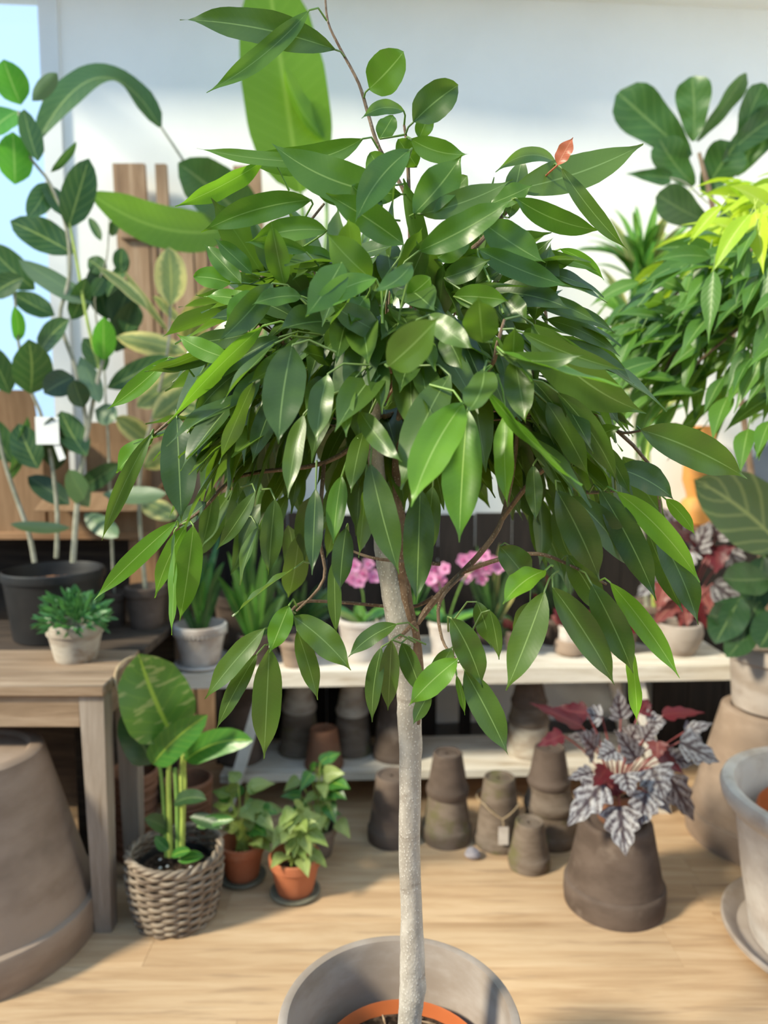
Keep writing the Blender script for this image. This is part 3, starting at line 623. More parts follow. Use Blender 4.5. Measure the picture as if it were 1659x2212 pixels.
# ================================================================== RIGHT: big pots
c = Vector((0.702, 2.14, 0)); BP = c.copy()
single('upturned_planter', pot_down(c, 0.262, 0.150, 0.108, rim=0.072, out=0.009, th=0.014, foot=0.010, hole=0.02), M['clay_brown'], 'upturned dark brown planter carrying the silver begonia', 'pot', c)
c = Vector((1.36, 2.52, 0)); RP = c.copy()
single('upturned_planter', pot_down(c, 0.47, 0.268, 0.165, rim=0.09, out=0.016, th=0.02, foot=0.010, hole=0.02), M['clay_tan'], 'big upturned brown planter under a second pot in the corner', 'pot', c)
# grey planter with saucer, right front
PC = Vector((1.275, 1.925, 0))
saucer('saucer', PC, 0.315, 0.045, M['clay_grey'], 'wide grey clay saucer under the pale planter')
z0 = 0.010
mb = MB().lathe([(0, z0), (0.232, z0), (0.240, z0 + 0.006), (0.270, 0.20), (0.292, 0.375), (0.312, 0.383), (0.328, 0.405), (0.333, 0.430), (0.326, 0.446), (0.311, 0.450), (0.296, 0.444), (0.286, 0.42), (0.262, 0.16), (0.0, 0.15)], PC, 64)
single('grey_planter', mb, M['clay_pale'], 'pale grey thick-rimmed planter standing in a wide saucer', 'planter', PC)

# ================================================================== PLANTS: helpers
def stem_poly(pts, Y):
    return [at(p[0], p[1], Y if len(p) < 3 else p[2]) for p in pts]
def smooth(pts, n=5):
    out = []; P = [Vector(p) for p in pts]
    for i in range(len(P) - 1):
        p0, p1, p2, p3 = P[max(i - 1, 0)], P[i], P[i + 1], P[min(i + 2, len(P) - 1)]
        for k in range(n):
            u = k / n
            out.append(0.5 * ((2 * p1) + (p2 - p0) * u + (2 * p0 - 5 * p1 + 4 * p2 - p3) * u * u + (3 * p1 - p0 - 3 * p2 + p3) * u ** 3))
    return out + [P[-1]]
def tap(n, a, b): return [a + (b - a) * i / (n - 1) for i in range(n)]
def px_leaf(t, b, tip, wpx, Y0, Y1, mat, shape='oval', sag=0.0, roll=0.0, pet=None, fold=0.2, wave=0.03, nu=10, nm='leaf', face=1.0, up=0.25, curl=0.0, pr=0.003, twist=0.0):
    """a leaf whose base and tip are seen at two pixels, at the depths Y0 and Y1"""
    B, T = at(b[0], b[1], Y0), at(tip[0], tip[1], Y1)
    ax = (T - B).normalized(); n = toward((B + T) / 2) * face + Vector((0, 0, up)) + rv(0.12)
    n = (n - ax * n.dot(ax)).normalized()
    if roll: n = Matrix.Rotation(R(roll), 3, ax) @ n
    W = wpx * mpp((B + T) / 2)
    side = ax.cross(toward((B + T) / 2)).normalized()
    bend = side * sag * (T - B).length
    mb = MB().leaf(B, T, W, n, shape, bend, fold, wave, rnd(1.5, 3), nu, 2, None if pet is None else Vector(pet), pr, curl, twist)
    return part(t, nm, mb, M[mat], True)

# ------------------------------------------------------------------ black pot rubber plant
c = Vector((at(122, 1370, 2.50).x, 2.50, 0.73)); RB = c
t = thing('broad_leaf_ficus', 'three-stemmed ficus with dull broad leaves in a black pot', 'plant', c)
part(t, 'pot', pot_up(c, 0.235, 0.165, 0.135, 0.03, 0.006, 0.006, 0.02), M['black'])
part(t, 'soil', disc(c + Vector((0, 0, 0.185)), 0.150, 0.006, 0.01), M['mulch'])
Yr = 2.48
for pts, r0, r1 in (([(75, 1215), (62, 1150), (30, 1060), (8, 990), (-12, 900)], .0085, .006), ([(122, 1205), (124, 1110), (112, 1000), (90, 900), (66, 840), (40, 740), (30, 600)], .008, .004), ([(158, 1215), (166, 1100), (178, 1000), (195, 900), (216, 800), (226, 770)], .010, .006), ([(190, 930), (165, 800), (130, 690), (150, 600), (145, 500), (110, 400), (60, 330), (40, 240)], .008, .004), ([(216, 800), (190, 700), (165, 560), (150, 480)], .006, .004)):
    P = smooth(stem_poly(pts, Yr), 4); part(t, 'stem', MB().tube(P, tap(len(P), r0, r1), 7), M['stem_grey'] if r0 > .007 else M['stem_yel'])
RL = [((65, 850), (62, 733), 84, 0, 'rubber'), ((45, 226), (8, 128), 70, 0, 'rubber_new'), ((32, 398), (28, 285), 74, 0, 'rubber_new'), ((82, 348), (52, 236), 54, 40, 'rubber'), ((147, 492), (192, 342), 70, 0, 'rubber'), ((158, 548), (22, 478), 78, 0, 'rubber'), ((198, 655), (40, 560), 56, 180, 'rubber'), ((75, 625), (-30, 525), 70, 0, 'rubber'), ((118, 682), (28, 632), 52, 0, 'rubber'), ((70, 218), (124, 158), 34, 180, 'rubber'), ((110, 372), (165, 306), 24, 60, 'rubber'), ((38, 738), (30, 662), 30, 0, 'rubber_new'), ((225, 778), (224, 684), 52, 0, 'rubber_new'), ((85, 762), (150, 690), 50, 0, 'rubber'), ((187, 985), (132, 888), 62, 0, 'rubber'), ((82, 1012), (40, 915), 66, 0, 'rubber'), ((120, 1015), (112, 900), 56, 0, 'dark'), ((192, 1095), (148, 1015), 50, 180, 'rubber'), ((222, 1068), (360, 1066), 40, 180, 'rubber'), ((152, 1140), (22, 1132), 26, 180, 'rubber'), ((182, 1110), (255, 1160), 46, 180, 'rubber'), ((232, 838), (368, 770), 52, 0, 'rubber'), ((205, 885), (250, 905), 50, 180, 'rubber'), ((180, 880), (160, 820), 48, 0, 'dark'), ((20, 850), (-40, 740), 60, 0, 'rubber'), ((25, 1000), (-40, 900), 60, 0, 'rubber'), ((150, 1090), (60, 1030), 50, 0, 'dark'), ((165, 1060), (260, 1000), 44, 0, 'dark'), ((20, 1040), (60, 900), 40, 60, 'rubber'), ((50, 600), (-20, 640), 50, 0, 'rubber'), ((105, 395), (60, 470), 50, 0, 'rubber'), ((140, 470), (100, 400), 46, 20, 'rubber'), ((40, 240), (-30, 300), 66, 0, 'rubber_new'), ((160, 815), (95, 850), 60, 0, 'dark'), ((155, 690), (185, 600), 44, 0, 'rubber'), ((175, 770), (215, 870), 46, 170, 'rubber')]
for i, (b, tp, wd, ro, mt) in enumerate(RL):
    px_leaf(t, b, tp, wd, Yr + rnd(-.04, .08), Yr + rnd(-.12, .06), mt, 'oval', rnd(-.08, .08), ro + rnd(-12, 12), None, 0.22, 0.02)
part(t, 'plant_label', MB().box(at(78, 960, 2.42) , at(126, 900, 2.42) + Vector((0, 0.002, 0)), 0), M['paper'], False)
part(t, 'plant_label', MB().add([at(110, 945, 2.425), at(124, 945, 2.425), at(142, 990, 2.425), at(128, 996, 2.425)], [(0, 1, 2, 3)]).add([at(110, 945, 2.427), at(124, 945, 2.427), at(142, 990, 2.427), at(128, 996, 2.427)], [(3, 2, 1, 0)]), M['paper'], False)

# ------------------------------------------------------------------ leafy vine at the window (small dark leaves near the slat panel)
c = Vector((-0.858, 2.632, 0.73))
t = thing('variegated_rubber_plant', 'rubber plant with cream-edged leaves in front of the slat panel', 'plant', c)
part(t, 'pot', pot_up(c, 0.15, 0.076, 0.056, 0.03), M['clay_brown'])
part(t, 'soil', disc(c + Vector((0, 0, 0.105)), 0.060), M['soil'])
top = [(300, 1050), (330, 900), (362, 760), (368, 660)]
P = smooth([c + Vector((0, 0, 0.10))] + stem_poly(top, 2.62), 4); part(t, 'stem', MB().tube(P, tap(len(P), .008, .004), 7), M['stem_grey'])
P = smooth(stem_poly([(330, 900), (400, 800), (440, 690), (450, 640)], 2.62), 4); part(t, 'stem', MB().tube(P, tap(len(P), .005, .003), 6), M['stem_grey'])
for b, tp, wd, ro in (((368, 660), (364, 533), 70, 0), ((322, 672), (212, 578), 46, 30), ((365, 720), (268, 585), 36, 55), ((382, 705), (462, 610), 34, 20), ((400, 740), (440, 650), 62, 10), ((404, 762), (250, 728), 52, 180), ((400, 800), (296, 880), 62, 180), ((330, 905), (420, 830), 66, 180), ((395, 700), (330, 640), 36, 40), ((330, 960), (250, 900), 50, 0), ((345, 860), (450, 900), 60, 170), ((310, 1010), (390, 960), 56, 180), ((440, 690), (490, 640), 60, 0), ((300, 1080), (380, 1120), 50, 180)):
    px_leaf(t, b, tp, wd, 2.62 + rnd(-.05, .08), 2.60 + rnd(-.1, .08), 'varieg', 'oval', rnd(-.06, .06), ro + rnd(-8, 8), None, 0.2, 0.02)
# slim plant with small dark leaves by the window frame
c = Vector((at(215, 1200, 2.70).x, 2.58, 0.73)); c = Vector((-0.988, 2.669, 0.73))
t = thing('dark_vine', 'slim plant with small dark leaves by the window frame', 'plant', c)
part(t, 'pot', pot_up(c, 0.12, 0.050, 0.038, 0.025), M['clay_brown'])
part(t, 'soil', disc(c + Vector((0, 0, 0.08)), 0.036), M['soil'])
P = smooth([c + Vector((0, 0, .08))] + stem_poly([(238, 1080, 2.61), (234, 960, 2.60), (228, 860, 2.62), (225, 800), (205, 650), (230, 560), (236, 470)], 2.70), 4); part(t, 'stem', MB().tube(P, tap(len(P), .006, .002), 6), M['stem_grey'])
for b, tp, wd in (((218, 520), (192, 470), 20), ((240, 510), (258, 470), 22), ((262, 590), (264, 535), 34), ((228, 590), (190, 560), 40), ((232, 690), (206, 570), 62), ((240, 700), (282, 600), 64), ((250, 760), (290, 650), 56), ((225, 600), (200, 640), 34), ((232, 640), (280, 560), 30), ((228, 800), (180, 730), 50), ((270, 720), (300, 660), 50)):
    px_leaf(t, b, tp, wd, 2.70 + rnd(-.04, .04), 2.70 + rnd(-.06, .06), 'dark' if wd > 50 else 'rubber', 'oval', rnd(-.1, .1), rnd(-15, 15), None, 0.2, 0.02)

# ------------------------------------------------------------------ bird of paradise with paddle leaves (behind the tree)
c = Vector((-0.56, 2.925, SZ)); Ys = 2.90
t = thing('bird_of_paradise', 'tall plant with huge paddle leaves behind the ficus crown', 'plant', c)
part(t, 'pot', pot_up(c, 0.22, 0.125, 0.095, 0.04), M['clay_brown'])
part(t, 'soil', disc(c + Vector((0, 0, 0.165)), 0.105), M['soil'])
def pet(pts, r0, r1, Y=Ys, mat='stem_green'):
    P = smooth([c + Vector((rnd(-.03, .03), rnd(-.03, .03), .16))] + stem_poly(pts, Y), 5); part(t, 'stalk', MB().tube(P, tap(len(P), r0, r1), 8), M[mat])
pet([(520, 900), (500, 620), (430, 410), (345, 270)], .010, .004, mat='stem_grey')
pet([(540, 900), (545, 640), (510, 520), (480, 495)], .011, .006)
pet([(560, 900), (575, 640), (560, 500), (540, 480)], .011, .006)
pet([(580, 900), (640, 650), (655, 500), (648, 408)], .012, .007)
pet([(575, 900), (690, 600), (705, 400), (690, 290)], .010, .005)
px_leaf(t, (648, 415), (575, -80), 186, 2.86, 2.72, 'paddle', 'paddle', 0.0, 0, None, 0.12, 0.015, 18)
px_leaf(t, (700, 300), (612, 145), 62, 2.84, 2.72, 'paddle', 'paddle', -0.15, 50, None, 0.3, 0.02, 14)
px_leaf(t, (482, 498), (192, 415), 100, 2.86, 2.52, 'paddle', 'paddle', -0.20, 14, None, 0.2, 0.02, 16)
px_leaf(t, (545, 490), (385, 352), 118, 2.90, 2.76, 'paddle_dark', 'paddle', 0.05, 0, None, 0.2, 0.03, 14)
# the long arching leaf, in three dimensions: up, over and down
Bq = at(345, 275, 2.88); Tq = at(75, 318, 2.56); ctrl = at(215, 40, 2.74)
mb = MB().leaf(Bq, Tq, 0.155, Vector((0.1, -0.75, 0.65)), 'paddle', ctrl - (Bq + Tq) / 2, 0.2, 0.03, 2.2, 20, 3)
part(t, 'leaf', mb, M['paddle_dark'], True)

# ------------------------------------------------------------------ small trailing succulent on the table
c = Vector((at(162, 1425, 2.20).x, 2.21, TZ))
t = thing('trailing_succulent', 'bushy fine-leaved green plant in a limewashed pot on the table', 'plant', c)
part(t, 'pot', pot_up(c, 0.118, 0.082, 0.060, 0.034, 0.004), M['clay_white'])
part(t, 'soil', disc(c + Vector((0, 0, 0.07)), 0.068), M['soil'])
tufts = MB()
for i in range(330):
    a = rnd(0, 6.283); e = rnd(0.0, 1.0); d = Vector((math.cos(a) * e, math.sin(a) * e, rnd(0.05, 1.0) * (1.15 - 0.75 * e))).normalized()
    b = c + Vector((0, 0, 0.11)) + Vector((d.x * 0.05, d.y * 0.05, 0)) + Vector((d.x * .055, d.y * .055, d.z * .085)) * rnd(0.1, 1)
    tp = b + (d + rv(0.5)).normalized() * rnd(0.025, 0.045) + Vector((0, 0, -0.018 * e))
    tufts.leaf(b, tp, rnd(.008, .012), toward(b) + rv(0.6), 'oval', None, 0.2, 0, 1, 3, 1)
o = part(t, 'foliage', tufts, M['small'], True); o['kind'] = 'stuff'
for i in range(40):
    a = rnd(0, 6.283); e = rnd(.6, 1); d = Vector((math.cos(a) * e, math.sin(a) * e, rnd(0, .8)))
    b = c + Vector((d.x * .085, d.y * .085, 0.12 + d.z * .08)); part(t, 'leaf', MB().leaf(b, b + (d + rv(.4)).normalized() * .045, .013, toward(b) + rv(.4), 'oval', None, .2, 0, 1, 4, 1), M['small'], True)

# ------------------------------------------------------------------ plants on the white shelf
def shelf_c(px, back=0.0):
    p = on(px, 1425, SZ); y_ = sy0 + 0.17 + back + sl(p.x); q = at(px, 1425, y_); return Vector((q.x, y_, SZ))
# 1 fluted pot with strap leaves
c = shelf_c(434, -0.072)
saucer('saucer', c, 0.098, 0.016, M['clay_pale'], 'round pale saucer under the chalky beaded pot')
c = c + Vector((0, 0, 0.009))
t = thing('leafy_shelf_plant', 'green plant with upright narrow leaves in a chalky beaded pot', 'plant', c)
part(t, 'pot', pot_up(c, 0.150, 0.098, 0.068, 0.026, 0.007, 0.010), M['clay_pale'])
bd = MB()
for k in range(40):
    a = 6.283 * k / 40; q = c + Vector((0.0925 * math.cos(a), 0.0925 * math.sin(a), 0.118)); bd.lathe([(0, -.006), (.005, -.003), (.006, 0), (.005, .003), (0, .006)], q, 6)
o = part(t, 'beading', bd, M['clay_pale']); o['kind'] = 'stuff'
part(t, 'soil', disc(c + Vector((0, 0, 0.10)), 0.078), M['soil'])
b0 = c + Vector((0, 0, .1))
for i in range(30):
    a = rnd(0, 6.283); e = rnd(0.1, 0.75); L = rnd(.16, .34); d = Vector((math.cos(a) * e * .5, math.sin(a) * e * .6, 1)).normalized()
    B = b0 + Vector((d.x * .04, d.y * .04, rnd(0, .14))); T = B + d * L - Vector((0, 0, e * L * .35))
    part(t, 'leaf', MB().leaf(B, T, rnd(.022, .036), toward(B) + rv(.5), 'strap', Vector((0, 0, L * .12)), .25, .03, 2, 8, 2), M[random.choice(['spathe', 'small', 'paddle_dark'])], True)
# 2 bowl
c = shelf_c(640, 0.10)
t = thing('shelf_bowl_plant', 'dark-leaved plant in a low brown bowl on the shelf', 'plant', c)
part(t, 'pot', pot_up(c, 0.125, 0.115, 0.075, 0.025, 0.004), M['clay_brown'])
part(t, 'soil', disc(c + Vector((0, 0, 0.085)), 0.095), M['soil'])
for i in range(22):
    a = rnd(0, 6.283); e = rnd(0.3, 1.0); L = rnd(.14, .26); d = Vector((math.cos(a) * e, math.sin(a) * e * .6, .9)).normalized()
    B = c + Vector((d.x * .05, d.y * .05, .09)); part(t, 'leaf', MB().leaf(B, B + d * L - Vector((0, 0, e * .05)), rnd(.03, .05), toward(B) + rv(.5), 'strap', Vector((0, 0, L * .15)), .25, .03, 2, 8, 2), M[random.choice(['dark', 'paddle_dark'])], True)
# 3 small terracotta with rim at (650,1365)
c = shelf_c(640, -0.085)
single('empty_pot', pot_up(c, 0.10, 0.062, 0.046, 0.022, 0.004), M['clay_tan'], 'small tan empty pot in front of the low brown bowl', 'pot', c)
# orchids
def orchid(px, label, potmat, r, h, spikes, nleaf, back=0.0):
    c = shelf_c(px, back); t = thing('potted_orchid', label, 'plant', c)
    part(t, 'pot', pot_up(c, h, r, r * 0.76, 0.022, 0.004), M[potmat])
    part(t, 'soil', disc(c + Vector((0, 0, h - 0.045)), r - 0.02), M['mulch'])
    for i in range(nleaf):
        a = 6.283 * i / nleaf + rnd(-.3, .3); d = Vector((math.cos(a), math.sin(a) * .7, .55)).normalized(); B = c + Vector((0, 0, h - .04)); L = rnd(.12, .18)
        part(t, 'leaf', MB().leaf(B, B + d * L, rnd(.035, .05), Vector((0, -.4, 1)) + rv(.2), 'strap', Vector((0, 0, L * .2)), .25, .02, 2, 8, 2), M[random.choice(['pothos', 'small', 'drac'])], True)
    for pts in spikes:
        Yp = c.y - 0.02
        P = smooth([c + Vector((0, 0, h - .04))] + stem_poly([p[:2] for p in pts[0]], Yp), 5); part(t, 'flower_stem', MB().tube(P, .003, 6), M['stem_green'])
        for (fx, fy) in pts[1]:
            q = at(fx, fy, Yp + rnd(-.03, .03)); fr = MB(); fn = (toward(q) + rv(.35)).normalized(); sx = fn.orthogonal().normalized(); sy = fn.cross(sx); ro = rnd(0, 6.28); R0 = rnd(.024, .030)
            fr.tube([q - fn * .002, q + fn * .012], [.006, .003], 6)
            fo = part(t, 'flower', fr, M['petal'], True)
            for k in range(5):
                a = ro + 6.283 * k / 5; d = sx * math.cos(a) + sy * math.sin(a)
                part(t, 'petal', MB().leaf(q, q + d * R0 + fn * .006, R0 * .95, fn, 'petal', fn * -.003, .08, .03, 1, 5, 2), M['petal'], True, under=fo)
orchid(782, 'pink orchid in a chalky pot beside the ficus trunk', 'clay_pale', .092, .155, [([(785, 1290), (770, 1240)], [(765, 1222), (785, 1240), (775, 1255), (795, 1218), (808, 1245), (760, 1248)])], 7)
orchid(962, 'pink orchid with many blooms behind the ficus branches', 'clay_pale', .068, .135, [([(985, 1290), (1010, 1240), (1050, 1215)], [(1000, 1210), (1022, 1205), (1045, 1200), (1065, 1212), (1075, 1225), (1050, 1228), (1025, 1232), (1008, 1248), (1040, 1250)]), ([(955, 1290), (945, 1250)], [(938, 1232), (950, 1250), (960, 1228), (945, 1262), (930, 1250)])], 8, 0.02)
# tan jar
c = shelf_c(1230, 0.0)
t = thing('wrapped_pot_plant', 'small pink-leaved plant in a round tan pot with a white paper wrap', 'plant', c)
part(t, 'pot', MB().lathe([(0, 0), (.040, 0), (.056, .012), (.060, .035), (.054, .055), (.046, .060), (.042, .055), (0, .05)], c, 32), M['clay_tan'])
part(t, 'paper_wrap', MB().lathe([(.043, .055), (.042, .09), (.048, .118), (.046, .119), (.039, .09), (.040, .052)], c, 9), M['clay_pale'], False)
for i in range(26):
    a = rnd(0, 6.283); d = Vector((math.cos(a), math.sin(a), rnd(.5, 1.4))).normalized(); B = c + Vector((d.x * .02, d.y * .02, .10)); L = rnd(.05, .10)
    part(t, 'leaf', MB().leaf(B, B + d * L, .032, toward(B) + rv(.4), 'oval', Vector((0, 0, .01)), .2, .03, 2, 6, 2), M[random.choice(['pinkred', 'pinkred', 'maroon'])], True)
c = shelf_c(1120, 0.04)
t = thing('red_fittonia', 'low red-leaved plant in a brown pot between the orchid and tan pot', 'plant', c)
part(t, 'pot', pot_up(c, 0.09, 0.062, 0.045, 0.022, 0.004), M['clay_brown']); part(t, 'soil', disc(c + Vector((0, 0, 0.055)), 0.048), M['soil'])
for i in range(34):
    a = rnd(0, 6.283); d = Vector((math.cos(a), math.sin(a), rnd(.2, 1.2))).normalized(); B = c + Vector((d.x * .03, d.y * .03, .075)); L = rnd(.04, .10)
    part(t, 'leaf', MB().leaf(B, B + d * L, .034, toward(B) + rv(.4), 'oval', Vector((0, 0, .01)), .2, .03, 2, 6, 2), M[random.choice(['pinkred', 'maroon', 'dark'])], True)
c = shelf_c(1338, 0.03)
t = thing('rose_leaf_plant', 'rose-leaved plant in a mossy pot behind the hanging ficus leaves', 'plant', c)
part(t, 'pot', pot_up(c, 0.10, 0.068, 0.05, 0.022, 0.004), M['clay_moss']); part(t, 'soil', disc(c + Vector((0, 0, 0.065)), 0.052), M['soil'])
for i in range(36):
    a = rnd(0, 6.283); d = Vector((math.cos(a), math.sin(a), rnd(.3, 1.4))).normalized(); B = c + Vector((d.x * .03, d.y * .03, .085)); L = rnd(.045, .095)
    part(t, 'leaf', MB().leaf(B, B + d * L, .036, toward(B) + rv(.4), 'oval', Vector((0, 0, .01)), .2, .03, 2, 6, 2), M[random.choice(['pinkred', 'maroon', 'dark', 'silver'])], True)
for px_, lab, mats, hh, bk in ((872, 'dark feathery plant in a brown pot behind the ficus trunk', ('dark', 'spathe', 'dark'), .36, .16), (1060, 'leafy green plant in a dark pot behind the pink orchid', ('dark', 'paddle_dark', 'varieg'), .40, .17), (1190, 'dark bronze-leaved plant at the back of the shelf', ('maroon', 'dark', 'dark'), .34, .17), (552, 'green plant with arching leaves between the beaded pot and the bowl', ('spathe', 'drac', 'paddle_dark'), .44, -.04)):
    c = shelf_c(px_, bk)
    t = thing('shelf_plant', lab, 'plant', c)
    part(t, 'pot', pot_up(c, 0.11, 0.066, 0.048, 0.024, 0.004), M['clay_brown']); part(t, 'soil', disc(c + Vector((0, 0, 0.068)), 0.050), M['soil'])
    for i in range(26):
        a = rnd(0, 6.283); e = rnd(.1, .8); d = Vector((math.cos(a) * e * .6, math.sin(a) * e * .4, 1)).normalized(); B = c + Vector((d.x * .02, d.y * .02, .07)); L = rnd(.45, 1) * hh
        part(t, 'leaf', MB().leaf(B, B + d * L - Vector((0, 0, e * L * .25)), rnd(.026, .045), toward(B) + rv(.5), 'strap', Vector((0, 0, L * .12)), .25, .03, 2, 9, 2), M[random.choice(mats)], True)
# begonia on the shelf
def beg(t, b, tip, wpx, Y0, Y1, mat, crown, roll=0.0):
    B = at(b[0], b[1], Y0)
    px_leaf(t, b, tip, wpx, Y0, Y1, mat, 'begonia', rnd(-.06, .06), roll + rnd(-10, 10), None, 0.22, 0.04, 11, 'leaf', 1.0, 0.35)
    P = smooth([crown, crown * .45 + B * .55 + Vector((0, 0, .025)), B], 4)
    part(t, 'leaf_stalk', MB().tube(P, .0022, 5, False), M['stem_red'])
c = shelf_c(1462, 0.0)
t = thing('silver_begonia', 'silver and maroon begonia in a grey round pot on the shelf end', 'plant', c)
part(t, 'pot', MB().lathe([(0, 0), (.058, 0), (.064, .006), (.088, .055), (.094, .09), (.088, .118), (.080, .124), (.074, .118), (.078, .09), (0, .085)], c, 44), M['clay_grey'])
part(t, 'soil', disc(c + Vector((0, 0, 0.092)), 0.072), M['soil'])
cr = c + Vector((0.01, 0, .10)); Yb = c.y
for b, tp, wd, mt in (((1500, 1165), (1435, 1130), 62, 'maroon'), ((1505, 1190), (1535, 1125), 60, 'silver'), ((1470, 1150), (1425, 1095), 56, 'silver'), ((1545, 1165), (1575, 1110), 52, 'silver'), ((1520, 1210), (1590, 1180), 50, 'maroon'), ((1575, 1190), (1600, 1245), 56, 'silver'), ((1540, 1260), (1622, 1322), 64, 'silver'), ((1490, 1190), (1470, 1240), 60, 'silver'), ((1550, 1180), (1545, 1240), 54, 'maroon'), ((1440, 1260), (1420, 1320), 48, 'pinkred'), ((1460, 1250), (1415, 1215), 50, 'silver'), ((1510, 1270), (1545, 1340), 44, 'pinkred'), ((1460, 1300), (1410, 1350), 44, 'pinkred'), ((1480, 1310), (1485, 1355), 40, 'pinkred'), ((1495, 1300), (1530, 1362), 36, 'maroon'), ((1440, 1180), (1395, 1180), 50, 'silver'), ((1420, 1250), (1375, 1290), 50, 'silver')):
    beg(t, b, tp, wd, Yb + rnd(-.03, .06), Yb + rnd(-.08, .03), mt, cr)

# ------------------------------------------------------------------ right corner pot with dark plant
c = Vector((RP.x + 0.015, RP.y, 0.47))
t = thing('dark_leaf_plant', 'dark glossy plant with a striped leaf in a corner pot on an upturned planter', 'plant', c)
part(t, 'pot', MB().lathe([(0, 0), (.135, 0), (.142, .006), (.150, .10), (.156, .17), (.168, .180), (.172, .215), (.166, .228), (.152, .228), (.146, .20), (.138, .12), (0, .11)], c, 52), M['clay_grey'])
part(t, 'soil', disc(c + Vector((0, 0, 0.165)), 0.138), M['soil'])
cr = c + Vector((0, 0, .17))
for b, tp, wd, mt, Y0, Y1 in (((1690, 1185), (1500, 1035), 150, 'calathea', 2.45, 2.30), ((1600, 1290), (1545, 1390), 80, 'dark', 2.5, 2.4), ((1640, 1300), (1600, 1400), 90, 'dark', 2.5, 2.38), ((1660, 1250), (1560, 1250), 80, 'dark', 2.5, 2.45), ((1680, 1320), (1640, 1400), 80, 'dark', 2.45, 2.35), ((1600, 1330), (1530, 1330), 60, 'dark', 2.5, 2.45), ((1650, 1200), (1620, 1330), 70, 'dark', 2.55, 2.5), ((1720, 1250), (1680, 1100), 110, 'dark', 2.55, 2.5), ((1750, 1300), (1850, 1200), 110, 'dark', 2.5, 2.5), ((1620, 1350), (1570, 1420), 60, 'dark', 2.45, 2.35)):
    px_leaf(t, b, tp, wd, Y0, Y1, mt, 'oval', rnd(-.08, .08), rnd(-10, 10), None, .2, .03, 12)
    P = smooth([cr, cr * .5 + at(b[0], b[1], Y0) * .5 + Vector((0, 0, .04)), at(b[0], b[1], Y0)], 4); part(t, 'leaf_stalk', MB().tube(P, .0035, 5, False), M['stem_green'])

# ------------------------------------------------------------------ right back ledge, ochre vase, slate board
t = thing('wall_ledge', 'brown plank ledge at the right wall carrying the ochre vase', 'shelf', (1.5, 3.3, 0))
part(t, 'top_board', MB().box((1.22, 3.205, 0.995), (2.5, 3.385, 1.025), 0.003), M['wood_brown_x'])
for lx in (1.95, 2.40): part(t, 'leg', MB().box((lx - .03, 3.32, 0), (lx + .03, 3.37, .995), .003), M['wood_brown'])
c = Vector((at(1515, 1150, 3.29).x, 3.295, 1.025))
mb = MB().lathe([(0, 0), (.070, 0), (.085, .01), (.098, .06), (.088, .105), (.066, .125), (.072, .15), (.088, .20), (.086, .26), (.066, .31), (.050, .35), (.048, .40), (.058, .44), (.050, .44), (.040, .40), (0, .38)], c, 44)
single('ochre_vase', mb, M['orange_clay'], 'tall ochre double-bulged clay vase on the ledge', 'vase', c)
mb = MB().box((-0.03, -0.01, -0.01), (0.33, 0.012, 0.62), 0.002, Matrix.Rotation(R(48), 3, 'Y'), (0, 0, 0))
c = Vector((1.66, 3.355, 1.026)); 
mn = min(p.z for p in mb.v)
for p in mb.v: p += c - Vector((0, 0, mn))
single('slate_board', mb, M['slate'], 'slate-blue painted board leaning askew on the ledge', 'board', c, None, False)

# ------------------------------------------------------------------ fiddle leaf fig, back right
c = Vector((at(1500, 1100, 2.98).x, 2.86, 0.0)); c = Vector((1.56, 2.86, 0.0))
t = thing('fiddle_leaf_fig', 'fiddle leaf fig with large upright leaves rising behind the bright ficus', 'plant', c)
part(t, 'pot', pot_up(c, 0.26, 0.15, 0.11, 0.05), M['clay_brown']); part(t, 'soil', disc(c + Vector((0, 0, .18)), .125), M['soil'])
Yf = 2.82
P = smooth([c + Vector((0, 0, .18)), Vector((1.50, 2.84, .7)), Vector((1.38, 2.83, 1.4))] + stem_poly([(1545, 480), (1520, 370), (1510, 330)], Yf), 5); part(t, 'trunk', MB().tube(P, tap(len(P), .016, .007), 8, True, .1), M['twig'])
for b, tp, wd, ro in (((1492, 338), (1335, 200), 100, 0), ((1498, 305), (1495, 165), 76, 0), ((1505, 305), (1612, 158), 46, 40), ((1500, 400), (1425, 300), 74, 0), ((1560, 350), (1680, 250), 60, 20), ((1590, 380), (1690, 230), 80, 0), ((1520, 420), (1590, 310), 90, 0), ((1450, 385), (1352, 375), 36, 0), ((1530, 480), (1420, 420), 80, 0), ((1540, 520), (1640, 420), 90, 0), ((1600, 330), (1650, 180), 60, 30)):
    px_leaf(t, b, tp, wd, Yf + rnd(-.02, .06), Yf + rnd(-.1, .1), 'fiddle', 'fiddle' if wd > 40 else 'heart', rnd(-.12, .05), ro + rnd(-8, 8), None, .22, .05, 12)
P = smooth(stem_poly([(1530, 440), (1480, 395), (1448, 385)], Yf), 4); part(t, 'branch', MB().tube(P, .003, 6), M['stem_grey'])

